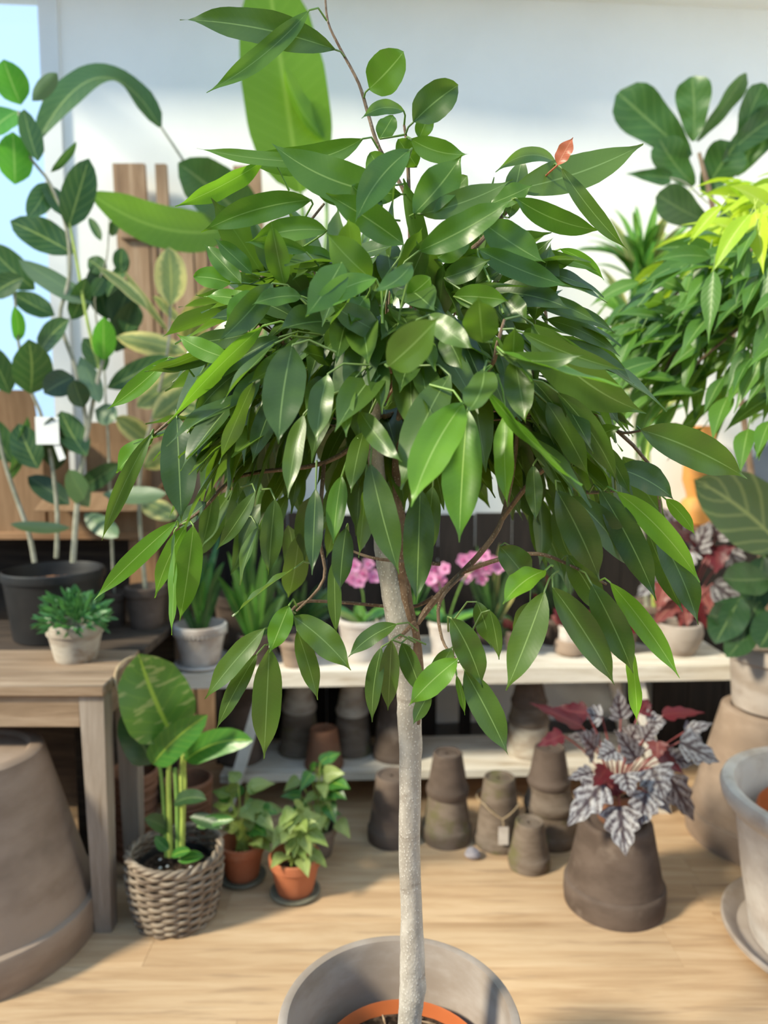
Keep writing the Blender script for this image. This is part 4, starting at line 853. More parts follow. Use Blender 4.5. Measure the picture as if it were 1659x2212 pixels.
# ------------------------------------------------------------------ strap-leaved cane plant between the two crowns
c = shelf_c(1395, 0.20); 
t = thing('cane_plant', 'cane plant with arching strap leaves between the two ficus crowns', 'plant', c)
part(t, 'pot', pot_up(c, 0.16, 0.10, 0.075, 0.03), M['clay_moss']); part(t, 'soil', disc(c + Vector((0, 0, .115)), .08), M['soil'])
P = smooth([c + Vector((0, 0, .11)), at(1375, 950, c.y), at(1365, 820, c.y), at(1370, 640, c.y), at(1385, 560, c.y)], 5); part(t, 'cane', MB().tube(P, .011, 8, True, .08), M['stem_grey'])
P = smooth([c + Vector((.03, 0, .11)), at(1400, 1000, c.y), at(1402, 900, c.y)], 5); part(t, 'cane', MB().tube(P, .010, 8, True, .08), M['stem_yel'])
for (hx, hy, n, Lm) in ((1385, 600, 40, 1.15), (1370, 720, 26, 1.0), (1402, 900, 22, .8)):
    q = at(hx, hy, c.y)
    for i in range(n):
        a = rnd(0, 6.283); e = rnd(.3, 1.0); L = rnd(.22, .36) * Lm; d = Vector((math.cos(a) * e, math.sin(a) * e * .6, rnd(.5, 1.0))).normalized()
        part(t, 'leaf', MB().leaf(q + Vector((0, 0, rnd(-.04, .04))), q + d * L - Vector((0, 0, e * L * .5)), rnd(.03, .05), Vector((0, -.6, .8)) + rv(.3), 'strap', Vector((0, 0, L * .18)), .25, .02, 2, 9, 2), M[random.choice(['drac', 'drac', 'spathe', 'varieg'])], True)

# ------------------------------------------------------------------ begonia on the upturned planter
c = BP + Vector((0.0, 0.0, 0.262)); c.z = 0.262
t = thing('silver_begonia', 'rex begonia with jagged silver and red leaves on an upturned planter', 'plant', c)
part(t, 'pot', pot_up(c, 0.095, 0.070, 0.055, 0.025, 0.004), M['terra_dull']); part(t, 'soil', disc(c + Vector((0, 0, .06)), .055), M['soil'])
cr = c + Vector((0, 0, .07)); Yb = BP.y
BL = [((1302, 1694), (1225, 1786), 82, 'silver', -.14), ((1338, 1742), (1352, 1850), 88, 'silver', -.18), ((1396, 1712), (1378, 1788), 76, 'silver', -.16), ((1408, 1658), (1436, 1730), 92, 'silver', -.12), ((1468, 1602), (1556, 1646), 78, 'silver', -.04), ((1374, 1640), (1327, 1576), 56, 'silver', -.08), ((1284, 1620), (1252, 1580), 70, 'silver', -.05), ((1341, 1553), (1336, 1488), 52, 'silver', .03), ((1256, 1568), (1143, 1518), 34, 'maroon', 0), ((1268, 1540), (1196, 1528), 46, 'maroon', .03), ((1216, 1588), (1160, 1612), 40, 'maroon', -.02), ((1432, 1545), (1522, 1540), 34, 'maroon', .04), ((1398, 1562), (1440, 1560), 56, 'silver', .02), ((1424, 1625), (1478, 1672), 34, 'maroon', -.06), ((1300, 1550), (1252, 1538), 52, 'silver', .05), ((1446, 1676), (1500, 1775), 66, 'silver', -.02), ((1280, 1668), (1226, 1682), 40, 'silver', -.1), ((1390, 1598), (1416, 1560), 54, 'silver', -.05), ((1290, 1600), (1225, 1590), 46, 'silver', 0), ((1330, 1620), (1290, 1640), 60, 'silver', -.1), ((1420, 1600), (1420, 1640), 46, 'pinkred', -.1), ((1480, 1580), (1540, 1562), 40, 'silver', .02), ((1310, 1660), (1280, 1700), 44, 'maroon', -.12), ((1350, 1670), (1360, 1720), 66, 'silver', -.15), ((1380, 1540), (1400, 1510), 50, 'maroon', .06), ((1360, 1600), (1380, 1560), 60, 'silver', .0), ((1330, 1690), (1300, 1730), 50, 'maroon', -.08), ((1440, 1640), (1500, 1650), 60, 'silver', .02), ((1400, 1680), (1450, 1760), 60, 'silver', -.08)]
for b, tp, wd, mt, dy in BL:
    beg(t, b, tp, wd, Yb + dy * .7 + rnd(-.02, .02), Yb + dy + rnd(-.03, .01), mt, cr)

# ------------------------------------------------------------------ basket plant and little terracotta pots
c = Vector((-0.617, 2.075, 0.0)); BC = c.copy()
t = thing('wicker_basket', 'round grey wicker basket holding the big-leaved plant', 'basket', c)
def br(z): return 0.108 + 0.026 * min(1, z / 0.15) + 0.004 * math.sin(z * 20)
hb, nr, ns = 0.205, 17, 22
for i in range(nr):
    z = 0.006 + (hb - 0.02) * i / (nr - 1); pts = []
    for k in range(ns * 4 + 1):
        a = 6.2832 * k / (ns * 4); r = br(z) + 0.0055 * math.cos(a * ns / 2 + math.pi * i)
        pts.append(c + Vector((r * math.cos(a), r * math.sin(a), z + .0015 * math.sin(a * 3 + i))))
    part(t, 'woven_strand', MB().tube(pts, 0.0058, 6, False), M['wicker'], True)
for k in range(ns):
    a = 6.2832 * (k + .5) / ns
    part(t, 'stake', MB().tube([c + Vector((br(z) * math.cos(a), br(z) * math.sin(a), z)) for z in (0.004, .05, .1, .15, .2)], .0035, 5), M['wicker'], True)
for ph in (0, 2.1, 4.2):
    pts = []
    for k in range(73):
        a = 6.2832 * k / 72; r = br(hb) + .007 * math.cos(a * 9 + ph); pts.append(c + Vector((r * math.cos(a), r * math.sin(a), hb - .002 + .007 * math.sin(a * 9 + ph) + .006 * math.sin(a * 2))))
    part(t, 'rim_braid', MB().tube(pts, .0062, 6, False), M['wicker'], True)
part(t, 'base', MB().lathe([(0, .002), (.108, .002), (.108, .010), (0, .010)], c, 30), M['wicker'])
pcn = c + Vector((0, 0, .012))
t = thing('big_leaf_plant', 'plant with large cupped green leaves growing from the wicker basket', 'plant', pcn)
part(t, 'pot', pot_up(pcn, 0.155, 0.108, 0.082, 0.02, 0.003, .006), M['black']); part(t, 'soil', disc(pcn + Vector((0, 0, .137)), .098, .006, .008), M['soil'])
for i in range(9):
    a = rnd(0, 6.28); r = rnd(.02, .09); q = pcn + Vector((r * math.cos(a), r * math.sin(a), .145)); part(t, 'perlite', MB().lathe([(0, -.004), (.005, 0), (0, .004)], q, 6), M['paper'])
Yk = 2.07
def stalk(pts, r0, r1, mat='stem_yel'):
    P = smooth(stem_poly(pts, Yk), 5); part(t, 'stalk', MB().tube(P, tap(len(P), r0, r1), 8), M[mat])
stalk([(368, 1850), (366, 1760), (364, 1680), (368, 1600)], .009, .006); stalk([(392, 1850), (395, 1760), (392, 1680), (396, 1630)], .009, .006)
stalk([(360, 1850), (352, 1720), (345, 1660), (335, 1648)], .006, .005, 'stem_green'); stalk([(385, 1850), (383, 1740), (378, 1660)], .008, .006, 'stem_green')
stalk([(395, 1800), (400, 1700), (402, 1640), (445, 1638)], .005, .004)
px_leaf(t, (374, 1592), (300, 1412), 154, 2.05, 2.00, 'spathe_v', 'paddle', -.05, 0, None, .22, .03, 14)
px_leaf(t, (328, 1650), (264, 1538), 84, 2.075, 2.06, 'dark', 'paddle', .05, 0, None, .25, .02, 12)
px_leaf(t, (330, 1650), (448, 1545), 72, 2.05, 1.98, 'spathe', 'paddle', -.08, 25, None, .45, .02, 12)
px_leaf(t, (400, 1642), (546, 1600), 62, 2.06, 2.00, 'spathe', 'paddle', -.18, 10, None, .3, .02, 12)
px_leaf(t, (376, 1735), (446, 1728), 36, 2.06, 1.99, 'dark', 'paddle', -.15, 0, None, .3, .02, 10)
px_leaf(t, (364, 1795), (312, 1768), 38, 2.07, 2.02, 'dark', 'paddle', .1, 0, None, .3, .02, 10)
px_leaf(t, (425, 1785), (505, 1770), 26, 2.05, 2.02, 'spathe', 'paddle', -.1, 0, None, .3, .02, 10)
px_leaf(t, (370, 1850), (412, 1838), 22, 2.02, 1.98, 'spathe', 'oval', -.1, 0, None, .3, .02, 8)
px_leaf(t, (385, 1860), (440, 1850), 26, 2.02, 2.0, 'spathe', 'oval', -.1, 0, None, .3, .02, 8)
px_leaf(t, (365, 1835), (335, 1805), 26, 2.04, 2.02, 'small', 'oval', -.1, 0, None, .3, .02, 8)
px_leaf(t, (410, 1765), (480, 1790), 30, 2.06, 2.02, 'dark', 'oval', -.1, 0, None, .3, .02, 8)
def pothos(c, h, r, n, label, pm, spread, tall, smat, tint=('pothos',), name='lime_vine', keep=None):
    t = thing(name, label, 'plant', c)
    part(t, 'pot', pot_up(c, h, r, r * .70, h * .24, .005, .008), M[pm]); part(t, 'soil', disc(c + Vector((0, 0, h - h * .24 - .028)), r - .017), M['soil'])
    b0 = c + Vector((0, 0, h - .03))
    for i in range(n):
        a = rnd(0, 6.283); e = rnd(.1, 1.0)
        if keep is not None:                  # no room towards this neighbour
            k_ = math.atan2(keep.y - c.y, keep.x - c.x); df = (a - k_ + math.pi) % (2 * math.pi) - math.pi
            if abs(df) < 1.25: a = k_ + math.copysign(1.25 + abs(df) * .6, df)
        top = b0 + Vector((math.cos(a) * spread * e, math.sin(a) * spread * e * .8, rnd(.25, 1.0) * tall * (1.1 - .45 * e)))
        P = smooth([b0 + Vector((rnd(-.02, .02), rnd(-.02, .02), 0)), b0 * .5 + top * .5 + Vector((0, 0, .03)), top], 3)
        part(t, 'leaf_stalk', MB().tube(P, .0018, 5, False), M['stem_yel'])
        d = Vector((math.cos(a), math.sin(a), rnd(-.9, .3))).normalized(); L = rnd(.055, .085)
        part(t, 'leaf', MB().leaf(top, top + d * L, L * rnd(.62, .8), toward(top) + Vector((0, 0, .7)) + rv(.4), 'heart', Vector((0, 0, L * .12)), .22, .03, 2, 8, 2), M[random.choice(tint)], True)
c = Vector((at(523, 1905, 2.25).x, 2.26, 0)); saucer('saucer', c, .075, .014, M['slate_saucer'], 'mossy saucer under the terracotta pot next to the basket')
pothos(c + Vector((0, 0, .009)), .118, .074, 34, 'lime vine in a terracotta pot next to the wicker basket', 'terra', .092, .22, None, ('pothos', 'pothos', 'spathe'), keep=BC); LV = c.copy()
c = Vector((at(638, 1930, 2.18).x, 2.18, 0)); saucer('saucer', c, .078, .014, M['slate_saucer'], 'dark mossy saucer under the bright terracotta pot')
pothos(c + Vector((0, 0, .009)), .118, .080, 26, 'pale lime vine in a bright terracotta pot by itself on the floor', 'terra', .06, .20, None, ('pothos',), keep=LV)
c = Vector((at(690, 1830, 2.42).x, 2.40, 0))
pothos(c, .10, .062, 26, 'lime vine in a small brown pot behind the bright terracotta pot', 'clay_moss', .085, .30, None, ('pothos', 'spathe', 'pothos'))
c = Vector((at(292, 1800, 2.40).x, 2.40, 0))
single('ribbed_pot', pot_up(c, .30, .082, .066, .02, .002, .010, .16, 15), M['terra_dull'], 'tall ribbed terracotta pot behind the table leg', 'pot', c)
c = Vector((at(408, 1780, 2.44).x, 2.44, 0))
single('ribbed_pot', pot_up(c, .25, .084, .068, .02, .002, .010, .12, 13), M['terra_dull'], 'ribbed terracotta pot standing behind the basket plant', 'pot', c)

# ================================================================== RIGHT BRIGHT FICUS (in the pale planter)
c = PC + Vector((0, 0, .15))
t = thing('bright_ficus_tree', 'weeping ficus with yellow-green young leaves in the pale grey planter', 'tree', c)
part(t, 'nursery_pot', pot_up(c, 0.225, 0.235, 0.185, .03, .006, .006, .03), M['plastic']); part(t, 'soil', disc(c + Vector((0, 0, .167)), .213, .006, .01), M['mulch'])
CC = Vector((1.30, 1.95, 1.67))
P = smooth([c + Vector((0, 0, .19)), c + Vector((.02, .01, .6)), c + Vector((-.01, .02, 1.05)), CC + Vector((0, 0, .1))], 6); part(t, 'trunk', MB().tube(P, tap(len(P), .026, .015), 12, True, .12), M['bark'])
BR = []
for i in range(34):
    a = 6.2832 * i / 34 + rnd(-.1, .1); el = rnd(-.45, 1.3); d = Vector((math.cos(a) * math.cos(el), math.sin(a) * math.cos(el), math.sin(el)))
    E = CC + Vector((d.x * .54, d.y * .44, d.z * .38 + .02)); md = CC * .45 + E * .55 + Vector((0, 0, .08))
    P = smooth([CC - Vector((0, 0, .25)), md, E, E + Vector((d.x * .08, d.y * .08, -.1))], 4); part(t, 'branch', MB().tube(P, tap(len(P), .008, .002), 6), M['twig']); BR.append(P)
cands = []
for i in range(2000):
    P = random.choice(BR); k = random.randrange(len(P) // 3, len(P)); q = P[k] + rv(.10)
    a = Vector((q.x - CC.x, q.y - CC.y, 0)); a = a.normalized() if a.length > .01 else Vector((1, 0, 0))
    hgt = (q.z - CC.z) / .45
    d = (a * rnd(.3, 1.0) + Vector((0, 0, rnd(-1.2, -.15) if hgt < .55 else rnd(-.6, .25))) + rv(.35)).normalized()
    L = rnd(.11, .17); T = q + d * L
    cands.append((q, T, L, hgt + rnd(-.15, .15)))
def vis(q):
    v = q - Vector((0, 0, H)); dp = v.y * cs - v.z * sn; return F * v.x / dp + CX
seen = sorted([x for x in cands if vis(x[0]) < 1720], key=lambda x: x[0].y)
rest = [x for x in cands if vis(x[0]) >= 1720][:420]
for q, T, L, hg in seen[:292]:
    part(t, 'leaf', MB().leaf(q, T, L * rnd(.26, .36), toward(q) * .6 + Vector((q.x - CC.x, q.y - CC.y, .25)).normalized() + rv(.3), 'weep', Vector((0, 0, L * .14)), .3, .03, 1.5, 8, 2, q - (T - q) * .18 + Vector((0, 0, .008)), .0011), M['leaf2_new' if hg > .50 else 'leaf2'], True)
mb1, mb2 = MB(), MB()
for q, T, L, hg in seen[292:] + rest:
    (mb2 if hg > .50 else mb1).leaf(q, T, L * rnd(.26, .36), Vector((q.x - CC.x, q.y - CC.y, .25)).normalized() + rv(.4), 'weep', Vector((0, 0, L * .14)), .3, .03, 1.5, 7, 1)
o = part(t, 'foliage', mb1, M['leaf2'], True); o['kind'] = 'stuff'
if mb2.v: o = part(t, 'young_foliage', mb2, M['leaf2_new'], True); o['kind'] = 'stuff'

# ================================================================== THE FICUS TREE
YT = 1.20
TC = at(886, 2190, YT); TC.z = 0
TC = Vector((at(862, 2190, 1.215).x, 1.215, 0.0))
mb = MB().lathe([(0, 0), (.165, 0), (.172, .006), (.190, .20), (.200, .320), (.208, .330), (.2135, .352), (.2135, .385), (.2105, .392), (.203, .3935), (.196, .391), (.192, .38), (.184, .30), (.165, .12), (0, .098)], TC, 96)
single('grey_planter', mb, M['clay_grey'], 'round grey-brown clay planter around the ficus nursery pot', 'planter', TC)
IP = TC + Vector((0.008, -0.004, .098))
t = thing('ficus_tree', 'standard ficus tree with long drooping glossy leaves on a pale bare trunk', 'tree', IP)
part(t, 'nursery_pot', pot_up(IP, .205, .156, .118, .018, .006, .006, .012), M['plastic'])
SOILZ = IP.z + .205 - .022
part(t, 'soil', disc(Vector((IP.x, IP.y, SOILZ)), .142, .006, .006), M['soil'])
for i in range(60):
    a = rnd(0, 6.283); r = .128 * math.sqrt(random.random()); q = Vector((IP.x + r * math.cos(a), IP.y + r * math.sin(a), SOILZ + .008)); d = rv(1); d.z *= .3; d = d.normalized() * rnd(.006, .016); s_ = rnd(.002, .005)
    part(t, 'bark_chip', MB().tube([q - d, q, q + d], [s_ * .5, s_, s_ * .4], 5), M['chip'])
# trunk: (pixel x, pixel y, apparent width)
TR = [(884, 2225, 54), (886, 2190, 51), (889, 2160, 54), (892, 2135, 58), (891, 2110, 55), (891, 2070, 54), (890, 2020, 50), (889, 1970, 46), (886, 1900, 46), (884, 1820, 47), (886, 1740, 47), (886, 1660, 48), (887, 1600, 50), (884, 1550, 53), (882, 1520, 48), (880, 1470, 50), (876, 1420, 58), (868, 1360, 66), (858, 1300, 62), (846, 1250, 56), (834, 1200, 48), (826, 1140, 42), (820, 1080, 38), (814, 1020, 36), (810, 960, 34), (806, 910, 32), (812, 870, 28)]
P, Rr = [], []
for (x, y_, wd) in TR:
    q = at(x, y_, YT); P.append(q); Rr.append(wd / 2 * mpp(q))
part(t, 'trunk', MB().tube(smooth(P, 3), [Rr[min(i // 3, len(Rr) - 1)] + (Rr[min(i // 3 + 1, len(Rr) - 1)] - Rr[min(i // 3, len(Rr) - 1)]) * (i % 3) / 3 for i in range(3 * (len(P) - 1) + 1)], 20, True, .07), M['bark'])
def brn(pts, w0, w1, mat='twig', nm='branch', seg=8, rough=.15):
    P = smooth([at(p[0], p[1], YT + (p[2] if len(p) > 2 else 0)) for p in pts], 4); k = mpp(P[0]) / 2
    part(t, nm, MB().tube(P, tap(len(P), w0 * k, w1 * k), seg, True, rough), M[mat]); return P
brn([(893, 1560, -.004), (900, 1450, -.004), (890, 1360, -.008), (876, 1290, -.014), (870, 1200, -.012), (864, 1110, -.01), (857, 1020, -.005), (860, 940), (872, 840, .01), (890, 700, .02), (906, 550, .02)], 34, 10, 'bark_dark', 'stem', 12)
brn([(900, 1345, -.01), (945, 1290, -.01), (1000, 1235), (1050, 1180), (1085, 1120), (1110, 1000), (1120, 900)], 15, 9)
brn([(895, 1345, -.02), (875, 1365, -.05), (862, 1378, -.07)], 10, 6)
BRANCH = []
for pts, a, b in (([(806, 920), (740, 880), (660, 820), (610, 740), (560, 700)], 18, 6), ([(808, 930), (700, 1000), (520, 1028, -.05), (440, 1098, -.08), (385, 1138, -.1)], 12, 5), ([(806, 910), (600, 850), (480, 790), (400, 880, -.04), (330, 940, -.05)], 12, 5), ([(815, 870), (790, 780, -.1), (760, 720, -.16)], 12, 5), ([(815, 870), (850, 840, -.08), (838, 780, -.24)], 10, 5),
                  ([(830, 860), (1000, 830, -.1), (1060, 790, -.2), (1075, 740, -.22), (1090, 690, -.22)], 14, 5), ([(906, 560, .02), (1010, 545, -.03), (1110, 440, -.03), (1205, 362, -.03)], 12, 6), ([(890, 690), (885, 480, -.04), (880, 330, -.06), (873, 270, -.06)], 10, 5), ([(905, 560), (880, 430), (820, 322), (795, 245), (775, 180), (735, 105), (708, 45), (702, -25)], 10, 4),
                  ([(1120, 900), (1250, 860), (1330, 930), (1385, 930, -.02)], 12, 5), ([(1085, 1120), (1180, 1010, -.08), (1250, 1060, -.1), (1330, 1060, -.1)], 12, 6), ([(950, 1218, -.03), (820, 1208, -.06), (760, 1190, -.06)], 9, 5), ([(1000, 1235), (1080, 1208, -.04), (1160, 1196, -.08), (1230, 1220, -.1), (1310, 1262, -.1)], 11, 5), ([(935, 1290), (880, 1312, .03), (720, 1300, 0), (640, 1308, -.03), (590, 1390, -.08)], 9, 5), ([(1000, 1240), (950, 1300, -.04), (955, 1380, -.08), (985, 1425, -.1)], 9, 5), ([(700, 1000), (690, 1150, -.05), (700, 1250, -.06), (640, 1320, -.07)], 9, 5), ([(610, 740), (590, 620, -.05), (640, 520, -.02), (700, 440)], 10, 5), ([(830, 870), (760, 600, .05), (680, 560, 0), (560, 600, -.04)], 12, 5), ([(880, 800), (980, 650, .1), (1120, 600, .08), (1200, 570, .05)], 12, 5), ([(1120, 900), (1180, 700, 0), (1150, 600, 0)], 10, 5), ([(1250, 860), (1400, 1000, 0), (1430, 1140, -.02)], 10, 5), ([(820, 900), (850, 930, .15), (820, 1000, .28)], 12, 5), ([(870, 800), (900, 700, .2), (900, 640, .3)], 12, 5), ([(810, 910), (700, 800, .15), (620, 760, .25)], 12, 5), ([(830, 900), (1000, 850, .2), (1120, 830, .28)], 12, 5)):
    BRANCH.append(brn(pts, a, b))
# hero leaves: base px, tip px, apparent width px, nearer(-)/farther(+) offset, sideways sag, material (n young, r bud)
HL = [
 (723,107,388,42,74,0,.06,''),(668,22,446,200,46,-.03,-.08,''),(797,192,872,112,84,0,.05,''),(893,264,990,184,80,-.04,-.06,''),(872,240,781,256,32,-.03,.2,''),(783,300,505,330,62,.03,-.22,''),(866,420,585,308,92,-.02,-.16,''),(705,350,425,320,34,0,-.05,''),(572,345,378,446,26,0,-.06,'n'),
 (884,325,768,480,72,-.12,.12,''),(888,300,1012,333,52,-.02,.16,''),(894,462,998,335,86,-.06,.06,''),(908,462,1108,388,58,-.07,.08,''),(905,542,1112,428,74,-.09,.05,''),(872,528,704,418,72,-.08,.04,''),(1105,410,1390,311,84,.02,.08,''),(1203,352,1070,372,34,0,.22,''),(1204,357,1238,297,36,-.08,0,'r'),(1212,362,1358,542,38,-.06,.06,''),
 (1115,428,1302,498,54,0,.12,''),(1045,482,1178,568,76,-.02,.05,''),(1032,538,1232,618,56,-.08,.06,''),(1155,692,1190,524,70,.0,0,''),(1100,470,1130,330,50,.05,0,''),
 (672,432,434,502,62,-.05,.1,''),(706,498,540,522,56,-.02,.12,''),(802,602,704,502,78,-.14,-.06,''),(614,616,586,478,56,-.08,0,''),(662,545,530,524,34,-.09,.1,''),(498,612,418,598,50,-.04,.1,'n'),(522,612,442,528,42,-.05,0,''),(545,592,462,514,42,-.06,0,''),(560,636,488,700,58,-.08,.06,'n'),(588,612,472,738,62,-.1,-.05,''),(652,640,545,658,46,-.1,.12,''),(738,568,660,684,74,-.2,-.05,''),(812,602,664,682,56,-.17,.12,'n'),(890,568,808,628,44,-.2,-.12,''),(828,722,712,654,64,-.12,-.05,''),
 (838,792,950,684,92,-.27,.03,''),(928,680,1024,754,56,-.22,.05,''),(1042,738,1034,640,82,-.24,0,''),(1085,768,1262,766,40,-.22,.14,''),(1088,762,1345,835,22,-.24,.04,'n'),(1108,775,1112,705,48,-.2,0,''),(1150,700,1396,892,104,-.10,.16,''),(1128,718,1350,800,40,-.16,.06,''),(1112,775,1136,915,66,-.18,0,''),(1048,835,1258,1048,26,-.22,.03,'n'),(1040,830,1210,1000,22,-.22,.05,'n'),(1046,800,1008,892,74,-.26,-.12,''),
 (972,810,866,1058,84,-.20,.08,''),(1000,872,888,1095,96,-.25,.08,'n'),(1010,885,992,1172,92,-.22,.02,'n'),(1092,890,1096,1095,48,-.16,.02,'n'),(632,745,602,960,94,-.2,.05,''),(708,808,684,956,56,-.18,.05,''),(758,825,748,945,38,-.16,.04,''),(778,888,868,998,48,-.18,.06,''),(656,895,622,1075,44,-.16,.05,''),(548,825,472,1002,32,-.12,.04,''),(594,742,476,872,26,-.14,.05,''),(568,704,362,915,32,-.12,.04,'n'),(605,728,438,832,46,-.1,.06,''),(500,775,382,722,46,-.06,-.1,'n'),(365,772,232,884,40,0,-.05,'n'),(450,752,312,802,20,-.02,-.06,''),(470,765,330,790,36,0,-.1,''),
 (382,900,392,1128,78,-.04,0,''),(326,938,220,1168,38,-.05,.05,''),(326,955,252,1022,52,0,.1,'n'),(382,1126,203,1296,44,-.06,.03,'n'),(418,1135,388,1342,58,-.07,-.02,'n'),(402,1135,334,1292,40,-.03,.06,'n'),(376,1150,371,1372,14,-.06,0,'n'),(445,1085,372,1140,42,0,-.05,''),(552,1062,468,1188,38,-.06,-.04,''),(558,1140,518,1265,32,-.05,.03,''),(594,1078,580,1242,52,-.08,.02,''),(636,1228,502,1332,20,-.08,0,''),(682,1055,674,1242,42,-.14,0,''),(738,1028,720,1175,46,-.12,.03,'n'),(748,1140,734,1278,48,-.12,.03,''),(800,1002,862,1240,70,-.16,.02,''),(786,932,758,1065,48,-.1,.03,''),(788,1058,774,1205,32,-.08,0,''),(908,1055,900,1305,70,-.1,0,''),(935,1050,922,1210,50,-.06,0,''),(722,1208,726,1375,34,-.06,0,''),
 (624,1308,583,1410,50,-.1,0,'n'),(572,1358,443,1510,54,-.1,.02,''),(556,1412,468,1575,40,-.1,.03,''),(582,1398,570,1640,66,-.13,0,''),(634,1332,758,1448,66,-.1,-.08,''),(642,1362,686,1512,44,-.09,-.03,''),(858,1348,752,1420,40,-.1,.14,''),(824,1398,804,1560,40,-.1,.06,''),(846,1382,838,1535,46,-.12,0,''),(868,1388,912,1505,48,-.09,-.05,''),(988,1425,882,1525,60,-.15,.06,'n'),(975,1335,1042,1485,62,-.12,-.08,''),(1004,1448,1098,1632,66,-.14,-.03,''),(986,1458,1004,1545,17,-.16,-.05,'n'),(928,1498,893,1565,34,-.1,.05,''),(975,1400,930,1480,44,-.06,0,''),
 (1176,1278,1093,1492,72,-.14,-.03,''),(1178,1232,1086,1305,60,-.16,.1,'n'),(1194,1268,1328,1480,70,-.13,-.04,''),(1278,1262,1368,1455,68,-.13,-.04,''),(1318,1258,1468,1465,50,-.14,-.05,'n'),(1362,1398,1376,1565,30,-.1,-.04,'n'),(1202,1058,1296,1255,76,-.12,-.04,''),(1235,1072,1372,1235,66,-.09,-.06,''),(1332,1062,1512,1258,54,-.12,-.1,'n'),(1296,1058,1418,1298,66,-.1,-.05,''),(1418,1148,1508,1350,64,-.08,-.08,''),(1400,1150,1475,1322,42,-.03,.02,''),(1335,1012,1455,1078,70,-.06,-.12,''),(1438,1078,1502,1156,32,-.04,-.1,'n'),(1383,928,1614,1034,84,-.02,-.07,''),(1205,848,1335,1045,58,-.1,-.1,''),(1180,868,1275,1035,56,-.07,-.05,''),(1275,955,1342,922,38,-.06,-.1,''),(1298,955,1362,1068,36,-.06,-.05,''),(1152,1005,1158,1125,40,-.1,0,''),(1058,1318,1078,1425,34,-.06,-.05,''),(1030,1300,1062,1400,44,-.03,-.05,''),(1080,1180,1150,1270,70,-.02,-.05,''),(1225,1200,1300,1330,60,-.02,-.08,''),(1145,1300,1120,1400,50,0,0,''),
 (1150,585,1305,642,32,0,-.12,''),(1150,612,1312,655,30,-.02,-.1,''),(1140,640,1295,700,34,-.03,-.1,''),(1210,538,1305,605,26,.03,-.15,'n'),(1190,560,1290,585,24,.02,-.1,''),(1160,660,1330,720,36,0,-.12,''),(1180,690,1340,770,40,.02,-.12,''),(1200,740,1370,830,44,.03,-.12,''),(1230,800,1340,920,48,0,-.1,''),(1150,820,1250,960,54,-.06,-.08,''),(1240,900,1310,1010,46,-.02,-.06,''),
 (700,640,600,600,56,.02,.1,''),(640,690,500,640,52,0,.12,''),(720,560,620,560,46,.0,.1,''),(600,690,450,690,44,0,.1,''),(560,660,440,640,40,.03,.1,'n'),(540,720,400,740,44,.02,-.06,''),(520,800,420,900,46,0,.1,''),(560,800,500,930,50,-.06,.05,''),(600,850,545,1000,50,-.06,.05,''),(660,860,600,880,44,-.04,.05,''),(720,780,650,760,46,-.06,.05,''),(760,700,700,760,54,-.1,.05,''),(790,640,760,700,50,-.1,.05,''),
 (960,600,1060,560,54,-.05,.05,''),(940,560,1020,500,60,-.03,.05,''),(980,640,1100,650,54,-.08,-.05,''),(960,720,1000,800,60,-.14,-.05,''),(1080,640,1140,700,56,-.06,-.05,''),(880,640,930,600,56,-.12,.05,''),(900,850,960,900,50,-.12,-.05,''),(830,880,900,850,50,-.08,-.05,''),(820,470,760,400,60,.0,.05,''),(760,440,670,400,54,.03,.1,''),(840,400,800,330,60,.05,0,''),(960,440,1010,380,56,.04,0,''),(1060,440,1150,400,50,.03,.05,''),(905,300,930,240,40,0,0,''),(820,300,850,250,44,.02,0,''),(900,360,860,300,50,.04,0,''),
]
def crown_y(x, y_):
    d = 1 - ((x - 860) / 560.0) ** 2 - ((y_ - 870) / 660.0) ** 2
    return YT - 0.03 - 0.10 * math.sqrt(max(0, d))
for (bx, by, tx, ty, wd, dz, sag, fl_) in HL:
    Y0 = crown_y(bx, by) + dz * .75; Y1 = crown_y(tx, ty) + dz * .9 - rnd(0, .05)
    B, T = at(bx, by, Y0), at(tx, ty, Y1); ax = (T - B).normalized(); L = (T - B).length; k = mpp((B + T) / 2)
    W = wd * k; asp = W / L
    n = toward((B + T) / 2) + Vector((-.10, 0, .22)) + rv(.16); n = (n - ax * n.dot(ax)).normalized()
    if wd < 34 and fl_ != 'r' and L > .09:      # seen nearly edge-on
        ro = math.acos(min(1, max(.3, wd / 52.0))) * random.choice((-1, 1)); n = Matrix.Rotation(ro, 3, ax) @ n; W = W / max(.3, math.cos(ro))
    else:
        ro = rnd(-.28, .28); n = Matrix.Rotation(ro, 3, ax) @ n; W /= math.cos(ro)
    sd = ax.cross(toward((B + T) / 2)).normalized()
    best = min((q for P in BRANCH for q in P), key=lambda q: (q - B).length)
    dd = best - B; pt = B + dd * min(1.0, .055 / max(dd.length, .001)) if dd.length < .16 else B - ax * .03 + Vector((0, 0, .008))
    mb = MB().leaf(B, T, W * 0.97, n, 'oval' if asp > .62 else 'lance', sd * sag * L + n * rnd(-.02, .05) * L, rnd(.10, .36), rnd(.03, .075), rnd(1.4, 2.8), 18, 2, pt, .0014, 0, rnd(-.6, .6))
    part(t, 'leaf', mb, M['leaf_new' if fl_ == 'n' else 'leaf_red' if fl_ == 'r' else 'leaf_sunlit' if by < 660 and random.random() < .7 else 'leaf'], True)
nh = len(HL)
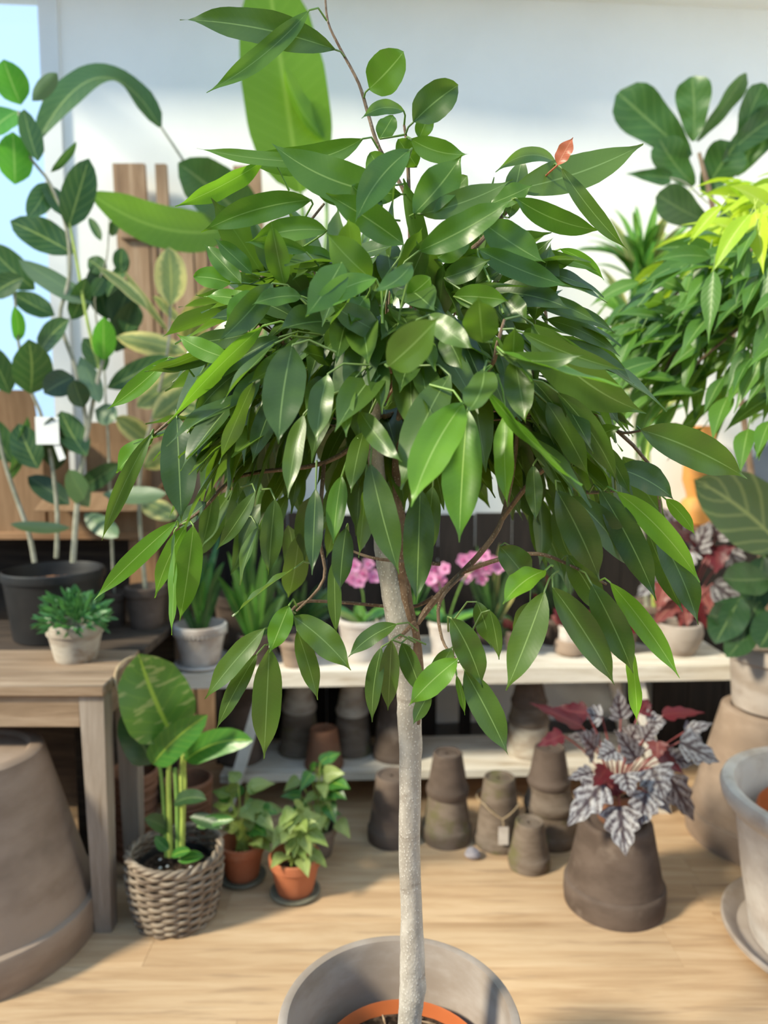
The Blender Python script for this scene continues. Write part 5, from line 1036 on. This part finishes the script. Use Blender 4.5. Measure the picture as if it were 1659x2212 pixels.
# the other leaves of the crown, hung on twigs inside it
DC = Vector((at(850, 800, YT).x, YT + .05, 1.47))
rest = MB(); made = 0
for i in range(620):
    a = rnd(0, 6.2832); ct = rnd(-.35, .95); st_ = math.sqrt(1 - ct * ct); rr = rnd(.45, 1.0) ** .6
    d = Vector((st_ * math.cos(a), st_ * math.sin(a), ct))
    B = DC + Vector((d.x * .31 * rr, d.y * .28 * rr, d.z * .25 * rr))
    fr = d.y < -.2 and ct < .1 and abs(B.x - DC.x) < .16
    if fr: B.y = abs(B.y - YT) * .4 + YT
    dr = (Vector((d.x, d.y, 0)) * rnd(.4, 1.0) + Vector((0, 0, (rnd(-.4, .5) if ct > .6 else rnd(-1.3, -.3)))) + rv(.35)).normalized()
    L = rnd(.10, .165); T = B + dr * L
    n = (Vector((d.x, d.y, .8)) + rv(.5)).normalized(); W = L * rnd(.26, .36)
    args = (B, T, W, n, 'lance', Vector((0, 0, L * rnd(.03, .16))), rnd(.15, .4), rnd(.03, .06), rnd(1.2, 2.6))
    if nh + made < 298 and (d.y < .25 or ct > .3):
        part(t, 'leaf', MB().leaf(*args, 12, 2, B - dr * .03 + Vector((0, 0, .01)), .0013), M['leaf'], True); made += 1
        inner = DC + (B - DC) * .35 + Vector((0, 0, -.03))
        if made % 3 == 0: part(t, 'twig', MB().tube(smooth([inner, (inner + B) / 2 + Vector((0, 0, .02)), B - dr * .03 + Vector((0, 0, .01))], 3), .0016, 5, False), M['twig'])
    else: rest.leaf(*args, 10, 2)
for i in range(90):
    x_ = rnd(440, 1360); yy = rnd(900, 1120) - 90 * ((x_ - 880) / 460) ** 2 + 60
    if 730 < x_ < 1130: yy = rnd(880, 980)
    B = at(x_, yy, YT + rnd(.06, .24)); d = Vector((rnd(-.35, .35) + (x_ - 880) / 1100, rnd(-.2, .4), -1)).normalized(); L = rnd(.10, .15)
    rest.leaf(B, B + d * L, L * rnd(.26, .36), toward(B) + rv(.7), 'lance', rv(.02), rnd(.15, .35), .04, 2, 10, 2)
o = part(t, 'foliage', rest, M['leaf'], True); o['kind'] = 'stuff'

for o in ROOTS:
    if '_o' in o.keys(): del o['_o']
